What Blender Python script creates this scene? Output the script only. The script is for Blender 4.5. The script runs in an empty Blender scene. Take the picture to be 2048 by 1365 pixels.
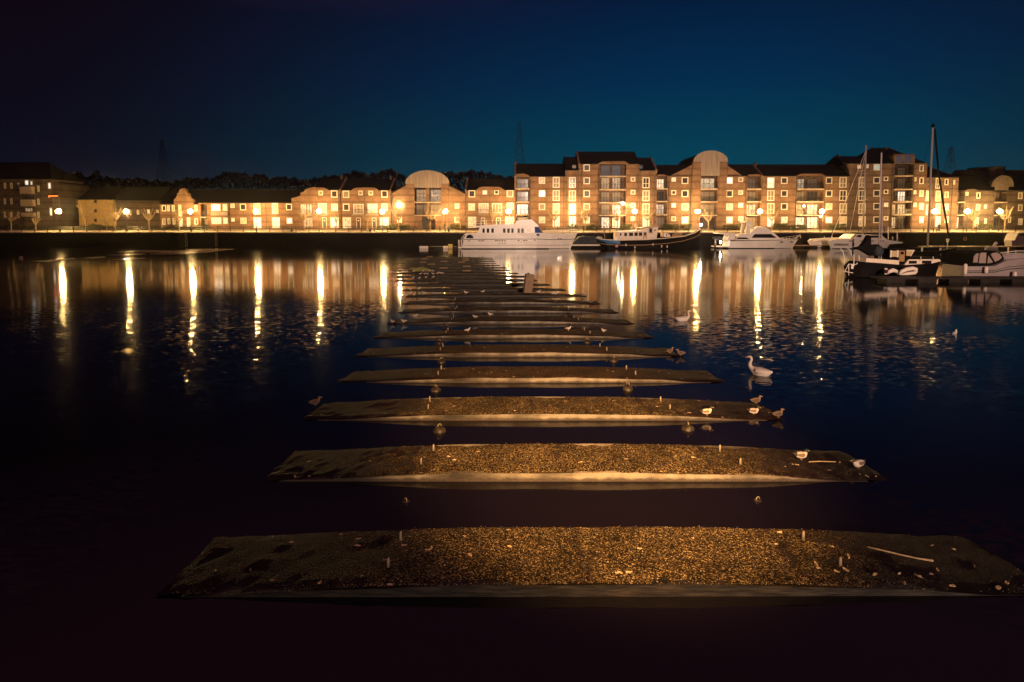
import bpy, bmesh, math, random
from mathutils import Vector, Matrix
random.seed(7)
R = math.radians
SC = bpy.context.scene
COL = SC.collection

# ------------------------------------------------------------------ camera
F = 1200.0                    # focal length in pixels of a 2048 wide frame
CAMZ, TILT = 5.1, R(4.5)
OPT_Y = 445 + F * math.tan(TILT)
cam_d = bpy.data.cameras.new('camera')
cam = bpy.data.objects.new('camera', cam_d)
COL.objects.link(cam)
cam.location = (0, 0, CAMZ)
cam.rotation_euler = (math.pi / 2 - TILT, 0, 0)
cam_d.sensor_width = 36.0
cam_d.lens = 36.0 * F / 2048
cam_d.shift_y = -(682.5 - OPT_Y) / 2048
cam_d.clip_start, cam_d.clip_end = 0.1, 6000
SC.camera = cam

# ------------------------------------------------------------------ world: dusk sky
world = bpy.data.worlds.new('World')
SC.world = world
world.use_nodes = True
nt = world.node_tree
nt.nodes.clear()
def wn(t): return nt.nodes.new(t)
tc = wn('ShaderNodeTexCoord'); sep = wn('ShaderNodeSeparateXYZ')
nt.links.new(tc.outputs['Generated'], sep.inputs[0])
def ramp(vals, frm, to, src):
    m = wn('ShaderNodeMapRange'); m.inputs[1].default_value = frm; m.inputs[2].default_value = to
    nt.links.new(src, m.inputs[0])
    r = wn('ShaderNodeValToRGB'); nt.links.new(m.outputs[0], r.inputs[0])
    el = r.color_ramp.elements
    while len(el) > 1: el.remove(el[-1])
    el[0].position = vals[0][0]; el[0].color = (*vals[0][1], 1)
    for p, c in vals[1:]:
        e = el.new(p); e.color = (*c, 1)
    return r.outputs[0]
# elevation gradient for the twilight side and for the night side (sin elevation 0..0.4..1)
glow = ramp([(0, (.0005, .063, .092)), (.12, (.0006, .045, .086)), (.22, (.0010, .0245, .073)), (.34, (.0013, .0100, .041)),
             (.42, (.030, .015, .030)), (.5, (.075, .027, .048)), (.68, (.15, .048, .08)), (1, (.15, .048, .08))], 0, 1, sep.outputs['Z'])
dark = ramp([(0, (.0036, .0050, .0135)), (.15, (.0038, .0032, .0090)), (.30, (.0042, .0018, .0046)), (.42, (.030, .011, .022)), (.5, (.075, .025, .042)), (.68, (.15, .048, .08)), (1, (.15, .048, .08))], 0, 1, sep.outputs['Z'])
# azimuth: x / |xy|
az = wn('ShaderNodeMath'); az.operation = 'ARCTAN2'
nt.links.new(sep.outputs['X'], az.inputs[0]); nt.links.new(sep.outputs['Y'], az.inputs[1])
amr = wn('ShaderNodeMapRange'); amr.interpolation_type = 'SMOOTHSTEP'
amr.inputs[1].default_value = -0.70; amr.inputs[2].default_value = 0.30
nt.links.new(az.outputs[0], amr.inputs[0])
amr2 = wn('ShaderNodeMapRange'); amr2.interpolation_type = 'SMOOTHSTEP'
amr2.inputs[1].default_value = 1.15; amr2.inputs[2].default_value = 0.30
nt.links.new(az.outputs[0], amr2.inputs[0])
mm = wn('ShaderNodeMath'); mm.operation = 'MULTIPLY'
nt.links.new(amr.outputs[0], mm.inputs[0]); nt.links.new(amr2.outputs[0], mm.inputs[1])
mx = wn('ShaderNodeMixRGB')
nt.links.new(mm.outputs[0], mx.inputs[0]); nt.links.new(dark, mx.inputs[1]); nt.links.new(glow, mx.inputs[2])
bg = wn('ShaderNodeBackground'); bg.inputs[1].default_value = 1.0
nt.links.new(mx.outputs[0], bg.inputs[0])
wo = wn('ShaderNodeOutputWorld'); nt.links.new(bg.outputs[0], wo.inputs[0])

SC.view_settings.view_transform = 'Standard'
SC.view_settings.look = 'None'
SC.view_settings.exposure = 0.0
SC.view_settings.gamma = 1.0
SC.view_settings.use_curve_mapping = False
SC.cycles.filter_width = 1.5
SC.cycles.use_denoising = True
SC.cycles.use_light_tree = True
SC.cycles.max_bounces = 6
SC.cycles.diffuse_bounces = 2
SC.cycles.glossy_bounces = 4
SC.cycles.sample_clamp_indirect = 6.0
SC.cycles.caustics_reflective = False
SC.cycles.caustics_refractive = False

# ------------------------------------------------------------------ unseen spots behind the camera: near quay lamp and an added flood
def spot(name, loc, target, energy, color, angle, blend, size):
    d = bpy.data.lights.new(name, 'SPOT')
    d.energy, d.color, d.spot_size, d.spot_blend, d.shadow_soft_size = energy, color, R(angle), blend, size
    o = bpy.data.objects.new(name, d); COL.objects.link(o)
    o.location = loc
    o.rotation_euler = (Vector(target) - Vector(loc)).to_track_quat('-Z', 'Y').to_euler()
    return o
spot('unseen_flood_spot', (22, -95, 19), (17, 122, 50), 1750000, (1.0, .68, .48), 49, 1.0, 0.6)  # unseen spot, aim and cone shaped to light boats and fronts
spot('near_quay_lamp', (2.6, -2.5, 10.5), (1.9, 14.3, 0), 92000, (1.0, .52, .16), 34, 1.0, 0.25)

# ------------------------------------------------------------------ helpers
def at(px, py, Y):
    """point on the plane y = Y that lies behind photo pixel (px, py): used to measure real sizes"""
    u, v = (px - 1024) / F, (py - OPT_Y) / F
    dy = math.cos(TILT) - v * math.sin(TILT)
    dz = -math.sin(TILT) - v * math.cos(TILT)
    k = Y / dy
    return Vector((u * k, Y, CAMZ + dz * k))
def onz(px, py, z):
    u, v = (px - 1024) / F, (py - OPT_Y) / F
    dy = math.cos(TILT) - v * math.sin(TILT)
    dz = -math.sin(TILT) - v * math.cos(TILT)
    k = (z - CAMZ) / dz
    return Vector((u * k, dy * k, z))

def mat(name, base=(.5, .5, .5), rough=.7, metal=0., emit=None, es=0., spec=.5):
    m = bpy.data.materials.new(name); m.use_nodes = True
    b = m.node_tree.nodes['Principled BSDF']
    b.inputs['Base Color'].default_value = (*base, 1)
    b.inputs['Roughness'].default_value = rough
    b.inputs['Metallic'].default_value = metal
    b.inputs['Specular IOR Level'].default_value = spec
    if emit:
        b.inputs['Emission Color'].default_value = (*emit, 1)
        b.inputs['Emission Strength'].default_value = es
    return m
def N(m, t): return m.node_tree.nodes.new(t)
def L(m, a, b): m.node_tree.links.new(a, b)
def bsdf(m): return m.node_tree.nodes['Principled BSDF']
def noise_mat(name, c1, c2, scale=3., rough=.8, detail=6., stretch=(1, 1, 1), bump=.0, lo=.35, hi=.65, spec=.3, bscale=None):
    m = mat(name, c1, rough, spec=spec)
    t = N(m, 'ShaderNodeTexCoord'); mp = N(m, 'ShaderNodeMapping'); mp.inputs['Scale'].default_value = stretch
    L(m, t.outputs['Object'], mp.inputs[0])
    n = N(m, 'ShaderNodeTexNoise'); n.inputs['Scale'].default_value = scale; n.inputs['Detail'].default_value = detail
    L(m, mp.outputs[0], n.inputs['Vector'])
    r = N(m, 'ShaderNodeValToRGB'); L(m, n.outputs['Fac'], r.inputs[0])
    e = r.color_ramp.elements
    e[0].position, e[0].color = lo, (*c1, 1); e[1].position, e[1].color = hi, (*c2, 1)
    L(m, r.outputs[0], bsdf(m).inputs['Base Color'])
    if bump:
        bp = N(m, 'ShaderNodeBump'); bp.inputs['Strength'].default_value = bump; bp.inputs['Distance'].default_value = .05
        n2 = n
        if bscale:
            n2 = N(m, 'ShaderNodeTexNoise'); n2.inputs['Scale'].default_value = bscale; L(m, t.outputs['Object'], n2.inputs['Vector'])
        L(m, n2.outputs['Fac'], bp.inputs['Height']); L(m, bp.outputs[0], bsdf(m).inputs['Normal'])
    return m

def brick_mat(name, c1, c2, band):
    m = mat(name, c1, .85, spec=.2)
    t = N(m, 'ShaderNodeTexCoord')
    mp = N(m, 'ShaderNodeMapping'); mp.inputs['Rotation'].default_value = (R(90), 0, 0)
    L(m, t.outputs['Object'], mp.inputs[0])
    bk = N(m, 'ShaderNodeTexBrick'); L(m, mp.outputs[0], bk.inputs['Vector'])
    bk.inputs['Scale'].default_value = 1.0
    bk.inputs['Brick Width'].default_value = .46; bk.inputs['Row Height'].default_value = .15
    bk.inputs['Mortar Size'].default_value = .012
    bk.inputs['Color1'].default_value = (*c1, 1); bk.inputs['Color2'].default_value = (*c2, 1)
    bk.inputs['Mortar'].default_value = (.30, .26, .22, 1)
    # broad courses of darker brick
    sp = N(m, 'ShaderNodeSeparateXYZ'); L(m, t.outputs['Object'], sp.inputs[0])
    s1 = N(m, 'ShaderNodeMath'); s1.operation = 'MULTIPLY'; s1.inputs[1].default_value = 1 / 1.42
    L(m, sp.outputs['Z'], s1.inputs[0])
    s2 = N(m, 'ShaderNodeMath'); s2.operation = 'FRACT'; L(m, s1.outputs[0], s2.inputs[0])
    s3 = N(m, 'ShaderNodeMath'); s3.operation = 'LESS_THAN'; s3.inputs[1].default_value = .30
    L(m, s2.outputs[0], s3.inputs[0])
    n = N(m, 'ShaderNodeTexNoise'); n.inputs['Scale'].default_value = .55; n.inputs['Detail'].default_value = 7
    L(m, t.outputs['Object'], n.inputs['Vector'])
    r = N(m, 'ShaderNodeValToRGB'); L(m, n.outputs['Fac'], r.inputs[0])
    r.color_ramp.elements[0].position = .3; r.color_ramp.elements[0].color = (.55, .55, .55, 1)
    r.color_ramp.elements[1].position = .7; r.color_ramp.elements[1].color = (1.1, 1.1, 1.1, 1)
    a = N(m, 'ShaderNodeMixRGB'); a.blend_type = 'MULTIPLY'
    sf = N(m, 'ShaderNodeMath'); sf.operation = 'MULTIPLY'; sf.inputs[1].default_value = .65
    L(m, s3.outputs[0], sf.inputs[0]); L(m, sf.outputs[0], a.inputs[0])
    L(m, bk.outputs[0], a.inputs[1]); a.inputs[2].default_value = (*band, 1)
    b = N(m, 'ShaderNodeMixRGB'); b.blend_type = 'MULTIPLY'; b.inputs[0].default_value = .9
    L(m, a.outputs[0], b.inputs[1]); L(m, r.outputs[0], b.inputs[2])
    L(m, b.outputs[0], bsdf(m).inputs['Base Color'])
    return m

def pane_mat(name, col, es, var=.6, base=(.4, .35, .28), scale=2.2):
    m = mat(name, base, .5, emit=col, es=es)
    t = N(m, 'ShaderNodeTexCoord'); mp = N(m, 'ShaderNodeMapping'); mp.inputs['Scale'].default_value = (1.7, 1, .55)
    L(m, t.outputs['Object'], mp.inputs[0])
    n = N(m, 'ShaderNodeTexNoise'); n.inputs['Scale'].default_value = scale; n.inputs['Detail'].default_value = 3
    L(m, mp.outputs[0], n.inputs['Vector'])
    mr = N(m, 'ShaderNodeMapRange'); mr.inputs[1].default_value = .3; mr.inputs[2].default_value = .7
    mr.inputs[3].default_value = es * (1 - var); mr.inputs[4].default_value = es * (1 + var)
    L(m, n.outputs['Fac'], mr.inputs[0])
    oi = N(m, 'ShaderNodeObjectInfo')                      # every window has its own lamp behind it
    rv = N(m, 'ShaderNodeMapRange'); rv.inputs[3].default_value = .45; rv.inputs[4].default_value = 1.25
    L(m, oi.outputs['Random'], rv.inputs[0])
    mu = N(m, 'ShaderNodeMath'); mu.operation = 'MULTIPLY'; L(m, mr.outputs[0], mu.inputs[0]); L(m, rv.outputs[0], mu.inputs[1])
    L(m, mu.outputs[0], bsdf(m).inputs['Emission Strength'])
    if es > .5 and col[2] < .6:
        wn_ = N(m, 'ShaderNodeTexWhiteNoise'); wn_.noise_dimensions = '1D'; L(m, oi.outputs['Random'], wn_.inputs['W'])
        cr = N(m, 'ShaderNodeValToRGB'); L(m, wn_.outputs['Value'], cr.inputs[0])
        ce = cr.color_ramp.elements; ce[0].color = (1, col[1] * .80, col[2] * .65, 1); ce[1].color = (1, min(1, col[1] * 1.12), min(1, col[2] * 1.55), 1)
        L(m, cr.outputs[0], bsdf(m).inputs['Emission Color'])
    m.cycles.emission_sampling = 'NONE'
    return m

M = {}
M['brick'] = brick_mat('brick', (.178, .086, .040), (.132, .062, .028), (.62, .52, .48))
M['brick_shaded'] = brick_mat('brick_shaded', (.055, .029, .02), (.043, .022, .016), (.62, .52, .48))  # brick darkened: weak light at the ends of the row put into its colour
M['brick_dim'] = brick_mat('brick_dim', (.115, .056, .032), (.09, .043, .025), (.62, .52, .48))  # brick darkened: dimmer light on the right-hand block put into its colour
M['ochre'] = noise_mat('ochre_render', (.30, .20, .09), (.38, .26, .12), 1.2, .9)
M['roof'] = noise_mat('slate', (.007, .0055, .006), (.014, .011, .012), 2.5, .9, spec=.1, stretch=(1, 1, 3))
M['clad'] = noise_mat('ribbed_cladding', (.16, .125, .10), (.28, .22, .18), 1.6, .6, stretch=(4, 1, .15))
M['clad_dim'] = noise_mat('dim_cladding', (.09, .065, .055), (.13, .10, .085), 1.2, .8)  # cladding darkened likewise, the dim light at the right in its colour
M['frame'] = mat('white_frame', (.60, .54, .47), .5)
M['frame_dark'] = mat('dark_frame', (.035, .025, .025), .5)
M['concrete'] = noise_mat('slab_concrete', (.26, .20, .16), (.36, .28, .22), 2, .85)
M['iron'] = mat('black_iron', (.012, .010, .010), .5)
M['pipe'] = mat('drainpipe', (.03, .022, .02), .6)
M['door'] = mat('door_paint', (.035, .03, .05), .45)
M['inside'] = mat('recess_dark', (.05, .035, .03), .9)
M['lit'] = pane_mat('window_lit', (1., .72, .38), .62, .85, (.16, .13, .10))
M['hot'] = pane_mat('window_bright', (1., .82, .52), 1.25, .6, (.2, .17, .13))
M['dim'] = pane_mat('window_curtained', (1., .66, .34), .03, .9, (.15, .115, .085))
M['dark'] = pane_mat('window_dark', (.8, .5, .4), .012, .9, (.03, .025, .03))
bsdf(M['dark']).inputs['Roughness'].default_value = .12
M['spotlit'] = pane_mat('window_interior', (1., .66, .30), .55, 1.0, (.05, .04, .04), 5.)
M['cyan'] = pane_mat('window_cyan', (.05, .62, .68), .62, .3)
M['cool'] = pane_mat('window_cool', (.80, .95, 1.0), 1.3, .3)
M['blue'] = pane_mat('window_sky', (.10, .16, .34), .14, .4, (.03, .03, .04))
M['lamp'] = mat('sodium_globe', (1, .8, .5), .5, emit=(1.0, .60, .20), es=1050)
M['wall_lamp'] = mat('wall_lamp_glass', (1, .8, .5), .5, emit=(1.0, .72, .36), es=350)
M['white_lamp'] = mat('white_lamp_glass', (1, 1, 1), .5, emit=(1.0, .93, .74), es=150)
M['red_led'] = mat('red_led', (.3, .03, .01), .5, emit=(1.0, .13, .02), es=3.0)
M['bark'] = noise_mat('bark', (.16, .11, .07), (.26, .19, .12), 9, .9)
M['twig_dark'] = mat('far_twigs', (.020, .014, .014), 1.0, spec=0)
M['hedge'] = noise_mat('hedge_leaf', (.030, .040, .012), (.07, .075, .022), 6, .8)
M['grass'] = noise_mat('grass', (.016, .018, .007), (.030, .030, .012), 4, .95)
M['paving'] = noise_mat('paving', (.20, .165, .13), (.30, .25, .19), 3, .9, bump=.2)
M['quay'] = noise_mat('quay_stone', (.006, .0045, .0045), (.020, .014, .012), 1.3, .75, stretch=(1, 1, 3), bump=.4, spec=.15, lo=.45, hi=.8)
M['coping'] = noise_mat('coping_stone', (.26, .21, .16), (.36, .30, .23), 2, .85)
M['steel'] = mat('pylon_steel', (.035, .03, .035), .7)
M['land'] = noise_mat('land', (.012, .010, .008), (.022, .018, .012), .05, 1.0, spec=0)

def tag(o, label=None, cat=None, group=None, kind=None):
    if label: o['label'] = label
    if cat: o['category'] = cat
    if group: o['group'] = group
    if kind: o['kind'] = kind
    return o
def thing(name, loc, label, cat, group=None, rz=0):
    o = bpy.data.objects.new(name, None); COL.objects.link(o)
    o.empty_display_size = .3
    o.location = loc; o.rotation_euler = (0, 0, rz)
    return tag(o, label, cat, group)
def kids(o):
    return KIDS.get(o.name, [])
KIDS = {}
def copy_tree(o, parent=None):
    c = o.copy(); COL.objects.link(c)
    if parent is not None:
        c.parent = parent; KIDS.setdefault(parent.name, []).append(c)
    for ch in list(kids(o)): copy_tree(ch, c)
    return c

class MB:
    def __init__(s): s.v = []; s.f = []
    def quad(s, *p):
        i = len(s.v); s.v += [tuple(q) for q in p]; s.f.append(tuple(range(i, i + len(p))))
    def box(s, x0, x1, y0, y1, z0, z1):
        i = len(s.v)
        s.v += [(x0, y0, z0), (x1, y0, z0), (x1, y1, z0), (x0, y1, z0), (x0, y0, z1), (x1, y0, z1), (x1, y1, z1), (x0, y1, z1)]
        s.f += [tuple(i + k for k in q) for q in ((0, 3, 2, 1), (4, 5, 6, 7), (0, 1, 5, 4), (1, 2, 6, 5), (2, 3, 7, 6), (3, 0, 4, 7))]
        return s
    def prism(s, pts, y0, y1):
        """outline of (x, z) points given a thickness in y"""
        i, n = len(s.v), len(pts)
        s.v += [(p[0], y0, p[1]) for p in pts] + [(p[0], y1, p[1]) for p in pts]
        s.f.append(tuple(i + k for k in range(n))); s.f.append(tuple(i + n + k for k in reversed(range(n))))
        for k in range(n):
            l = (k + 1) % n
            s.f.append((i + k, i + n + k, i + n + l, i + l))
        return s
    def prism_x(s, pts, x0, x1):
        i, n = len(s.v), len(pts)
        s.v += [(x0, p[0], p[1]) for p in pts] + [(x1, p[0], p[1]) for p in pts]
        s.f.append(tuple(i + k for k in range(n))); s.f.append(tuple(i + n + k for k in reversed(range(n))))
        for k in range(n):
            l = (k + 1) % n
            s.f.append((i + k, i + n + k, i + n + l, i + l))
        return s
    def tube(s, pts, rad, n=6, sx=1.0, cap=True):
        """swept tube along pts with one radius or a radius per point"""
        pts = [Vector(p) for p in pts]
        if not isinstance(rad, (list, tuple)): rad = [rad] * len(pts)
        i = len(s.v)
        ref = None
        for k, p in enumerate(pts):
            d = (pts[min(k + 1, len(pts) - 1)] - pts[max(k - 1, 0)]).normalized()
            if ref is None:
                ref = Vector((0, 1, 0)) if abs(d.y) < .9 else Vector((1, 0, 0))
            a = (ref - d * ref.dot(d)).normalized(); b = d.cross(a); ref = a
            for q in range(n):
                t = 2 * math.pi * q / n
                s.v.append(tuple(p + (a * math.cos(t) * sx + b * math.sin(t)) * rad[k]))
        for k in range(len(pts) - 1):
            for q in range(n):
                r = (q + 1) % n
                s.f.append((i + k * n + q, i + k * n + r, i + (k + 1) * n + r, i + (k + 1) * n + q))
        if cap:
            s.f.append(tuple(i + q for q in reversed(range(n))))
            s.f.append(tuple(i + (len(pts) - 1) * n + q for q in range(n)))
        return s
    def ball(s, c, r, n=10, m=6, sc=(1, 1, 1)):
        i = len(s.v); c = Vector(c)
        s.v.append((c.x, c.y, c.z - r * sc[2]))
        for a in range(1, m):
            t = math.pi * a / m
            for q in range(n):
                p = 2 * math.pi * q / n
                s.v.append((c.x + r * sc[0] * math.sin(t) * math.cos(p), c.y + r * sc[1] * math.sin(t) * math.sin(p), c.z - r * sc[2] * math.cos(t)))
        s.v.append((c.x, c.y, c.z + r * sc[2]))
        e = len(s.v) - 1
        for q in range(n):
            w = (q + 1) % n
            s.f.append((i, i + 1 + w, i + 1 + q))
            s.f.append((e, e - n + q, e - n + w))
            for a in range(m - 2):
                s.f.append((i + 1 + a * n + q, i + 1 + a * n + w, i + 1 + (a + 1) * n + w, i + 1 + (a + 1) * n + q))
        return s
    def build(s, name, material, parent=None, smooth=False, root=None, bevel=0):
        """root: the thing whose location is taken off the coordinates (they are world coordinates)"""
        me = bpy.data.meshes.new(name)
        vv = s.v
        if root is not None:
            l = root.location; vv = [(p[0] - l.x, p[1] - l.y, p[2] - l.z) for p in s.v]
        me.from_pydata(vv, [], s.f)
        bm = bmesh.new(); bm.from_mesh(me)
        bmesh.ops.recalc_face_normals(bm, faces=bm.faces)
        bm.to_mesh(me); bm.free()
        if smooth:
            for p in me.polygons: p.use_smooth = True
        me.materials.append(material)
        o = bpy.data.objects.new(name, me); COL.objects.link(o)
        if parent is not None:
            o.parent = parent; KIDS.setdefault(parent.name, []).append(o)
        if bevel:
            b = o.modifiers.new('bevel', 'BEVEL'); b.width = bevel; b.segments = 2; b.limit_method = 'ANGLE'
        return o
def struct(o): o['kind'] = 'structure'; return o

# ------------------------------------------------------------------ water, ground, quay
QY = 123.0                    # face of the far quay
QZ = 3.05                     # its top
m = mat('dock_water', (.0046, .0034, .0060), .075, spec=.5)
bsdf(m).inputs['IOR'].default_value = 1.33
t = N(m, 'ShaderNodeTexCoord')
mp = N(m, 'ShaderNodeMapping'); mp.inputs['Scale'].default_value = (1.0, 2.6, 1)
L(m, t.outputs['Object'], mp.inputs[0])
n1 = N(m, 'ShaderNodeTexNoise'); n1.inputs['Scale'].default_value = 3.6; n1.inputs['Detail'].default_value = 3.0
L(m, mp.outputs[0], n1.inputs['Vector'])
# wind-ruffled patches: the near half of the dock away from the pontoons
n2 = N(m, 'ShaderNodeTexNoise'); n2.inputs['Scale'].default_value = .11; n2.inputs['Detail'].default_value = 2.0
L(m, t.outputs['Object'], n2.inputs['Vector'])
pr = N(m, 'ShaderNodeMapRange'); pr.interpolation_type = 'SMOOTHSTEP'
pr.inputs[1].default_value = .30; pr.inputs[2].default_value = .56
L(m, n2.outputs['Fac'], pr.inputs[0])
sp = N(m, 'ShaderNodeSeparateXYZ'); L(m, t.outputs['Object'], sp.inputs[0])
fr = N(m, 'ShaderNodeMapRange'); fr.interpolation_type = 'SMOOTHSTEP'
fr.inputs[1].default_value = 42; fr.inputs[2].default_value = 24
L(m, sp.outputs['Y'], fr.inputs[0])
fx = N(m, 'ShaderNodeMath'); fx.operation = 'ABSOLUTE'; L(m, sp.outputs['X'], fx.inputs[0])
fxr = N(m, 'ShaderNodeMapRange'); fxr.interpolation_type = 'SMOOTHSTEP'
fxr.inputs[1].default_value = 5.5; fxr.inputs[2].default_value = 8.5
L(m, fx.outputs[0], fxr.inputs[0])
k1 = N(m, 'ShaderNodeMath'); k1.operation = 'MULTIPLY'; L(m, pr.outputs[0], k1.inputs[0]); L(m, fr.outputs[0], k1.inputs[1])
k2 = N(m, 'ShaderNodeMath'); k2.operation = 'MULTIPLY'; L(m, k1.outputs[0], k2.inputs[0]); L(m, fxr.outputs[0], k2.inputs[1])
# capillary ripples tilt the surface itself: slopes (sx, sy) -> normal (-sx, -sy, 1)
def vm(op, a, b=None):
    q = N(m, 'ShaderNodeVectorMath'); q.operation = op
    L(m, a, q.inputs[0])
    if isinstance(b, tuple): q.inputs[1].default_value = b
    elif b is not None: L(m, b, q.inputs[1])
    return q.outputs[0]
def slope(noise, amp):
    return vm('MULTIPLY', vm('SUBTRACT', noise.outputs['Color'], (.5, .5, .5)), amp)
calm = slope(n1, (.006, .022, 0))
rough_ = slope(n1, (.045, .30, 0))
q = N(m, 'ShaderNodeVectorMath'); q.operation = 'SCALE'; L(m, rough_, q.inputs[0]); L(m, k2.outputs[0], q.inputs['Scale'])
tot = vm('ADD', vm('ADD', calm, q.outputs[0]), (0, 0, 1))
nrm = vm('NORMALIZE', tot)
L(m, nrm, bsdf(m).inputs['Normal'])
M['water'] = m
b = MB(); b.quad((-460, -120, 0), (460, -120, 0), (460, QY + .5, 0), (-460, QY + .5, 0))
struct(b.build('water', M['water']))

FY = 130.0                    # main facade plane
GZ = 3.58                     # ground level at the facades
b = MB(); b.quad((-400, QY + .62, QZ - .02), (400, QY + .62, QZ - .02), (400, QY + 6.6, GZ - .04), (-400, QY + 6.6, GZ - .04))
struct(b.build('promenade', M['paving']))
b = MB()
b.quad((-460, QY + 6.6, GZ - .06), (460, QY + 6.6, GZ - .06), (460, FY + .05, GZ), (-460, FY + .05, GZ))
b.quad((-460, FY + .05, GZ), (460, FY + .05, GZ), (460, 200, 4.2), (-460, 200, 4.2))
b.quad((-460, 200, 4.2), (460, 200, 4.2), (460, 580, 7), (-460, 580, 7))
struct(b.build('ground', M['land']))

qw = thing('quay_wall', (0, QY, 0), 'long black stone quay wall with pale coping running the whole width behind the boats', 'wall')
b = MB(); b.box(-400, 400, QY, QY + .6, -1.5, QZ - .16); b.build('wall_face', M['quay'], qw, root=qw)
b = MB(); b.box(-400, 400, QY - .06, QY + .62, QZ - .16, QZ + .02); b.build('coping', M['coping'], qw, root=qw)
for px in (372, 432):
    p = at(px, 470, QY - .1)
    lt = 'pale ladder on the quay wall, ' + ('left of the two, below the curved gable' if px == 372 else 'right of the two, below the big lit window')
    lad = thing('quay_ladder', (p.x, QY - .1, 0), lt, 'ladder', 'ladders on the quay wall')
    b = MB()
    for sx in (-.16, .16): b.tube([(p.x + sx, QY - .12, .1), (p.x + sx, QY - .12, QZ + .1)], .05, 5)
    b.build('ladder_rail', M['coping'], lad, root=lad)
    b = MB(); b.tube([(p.x - .16, QY - .12, .25), (p.x + .16, QY - .12, .25)], .025, 4); r0 = b.build('ladder_rung', M['coping'], lad, root=lad)
    for k in range(1, 9):
        o = r0.copy(); COL.objects.link(o); o.parent = lad; o.location.z = k * .33

# railing on the quay
rl = thing('quay_railing', (0, QY + 1.1, QZ), 'low black iron railing along the quay edge with evenly spaced posts', 'railing')
b = MB()
for dz in (.42, .80, 1.15): b.tube([(-112, QY + 1.1, QZ + dz), (112, QY + 1.1, QZ + dz)], .045, 4)
b.build('rail', M['iron'], rl, root=rl)
pxs = -104.0
proto = None
for k in range(78):
    b = MB()
    x = -104 + k * 2.7
    if proto is None:
        b.tube([(x, QY + 1.1, QZ), (x, QY + 1.1, QZ + 1.2)], .065, 6); b.ball((x, QY + 1.1, QZ + 1.22), .075, 6, 4)
        proto = b.build('post', M['iron'], rl, root=rl)
    else:
        o = proto.copy(); COL.objects.link(o); o.parent = rl; o.location.x = k * 2.7

# ------------------------------------------------------------------ buildings
def arc(cx, cz, rx, rz, a0, a1, n=16):
    return [(cx + rx * math.cos(R(a0 + (a1 - a0) * k / n)), cz + rz * math.sin(R(a0 + (a1 - a0) * k / n))) for k in range(n + 1)]

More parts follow.
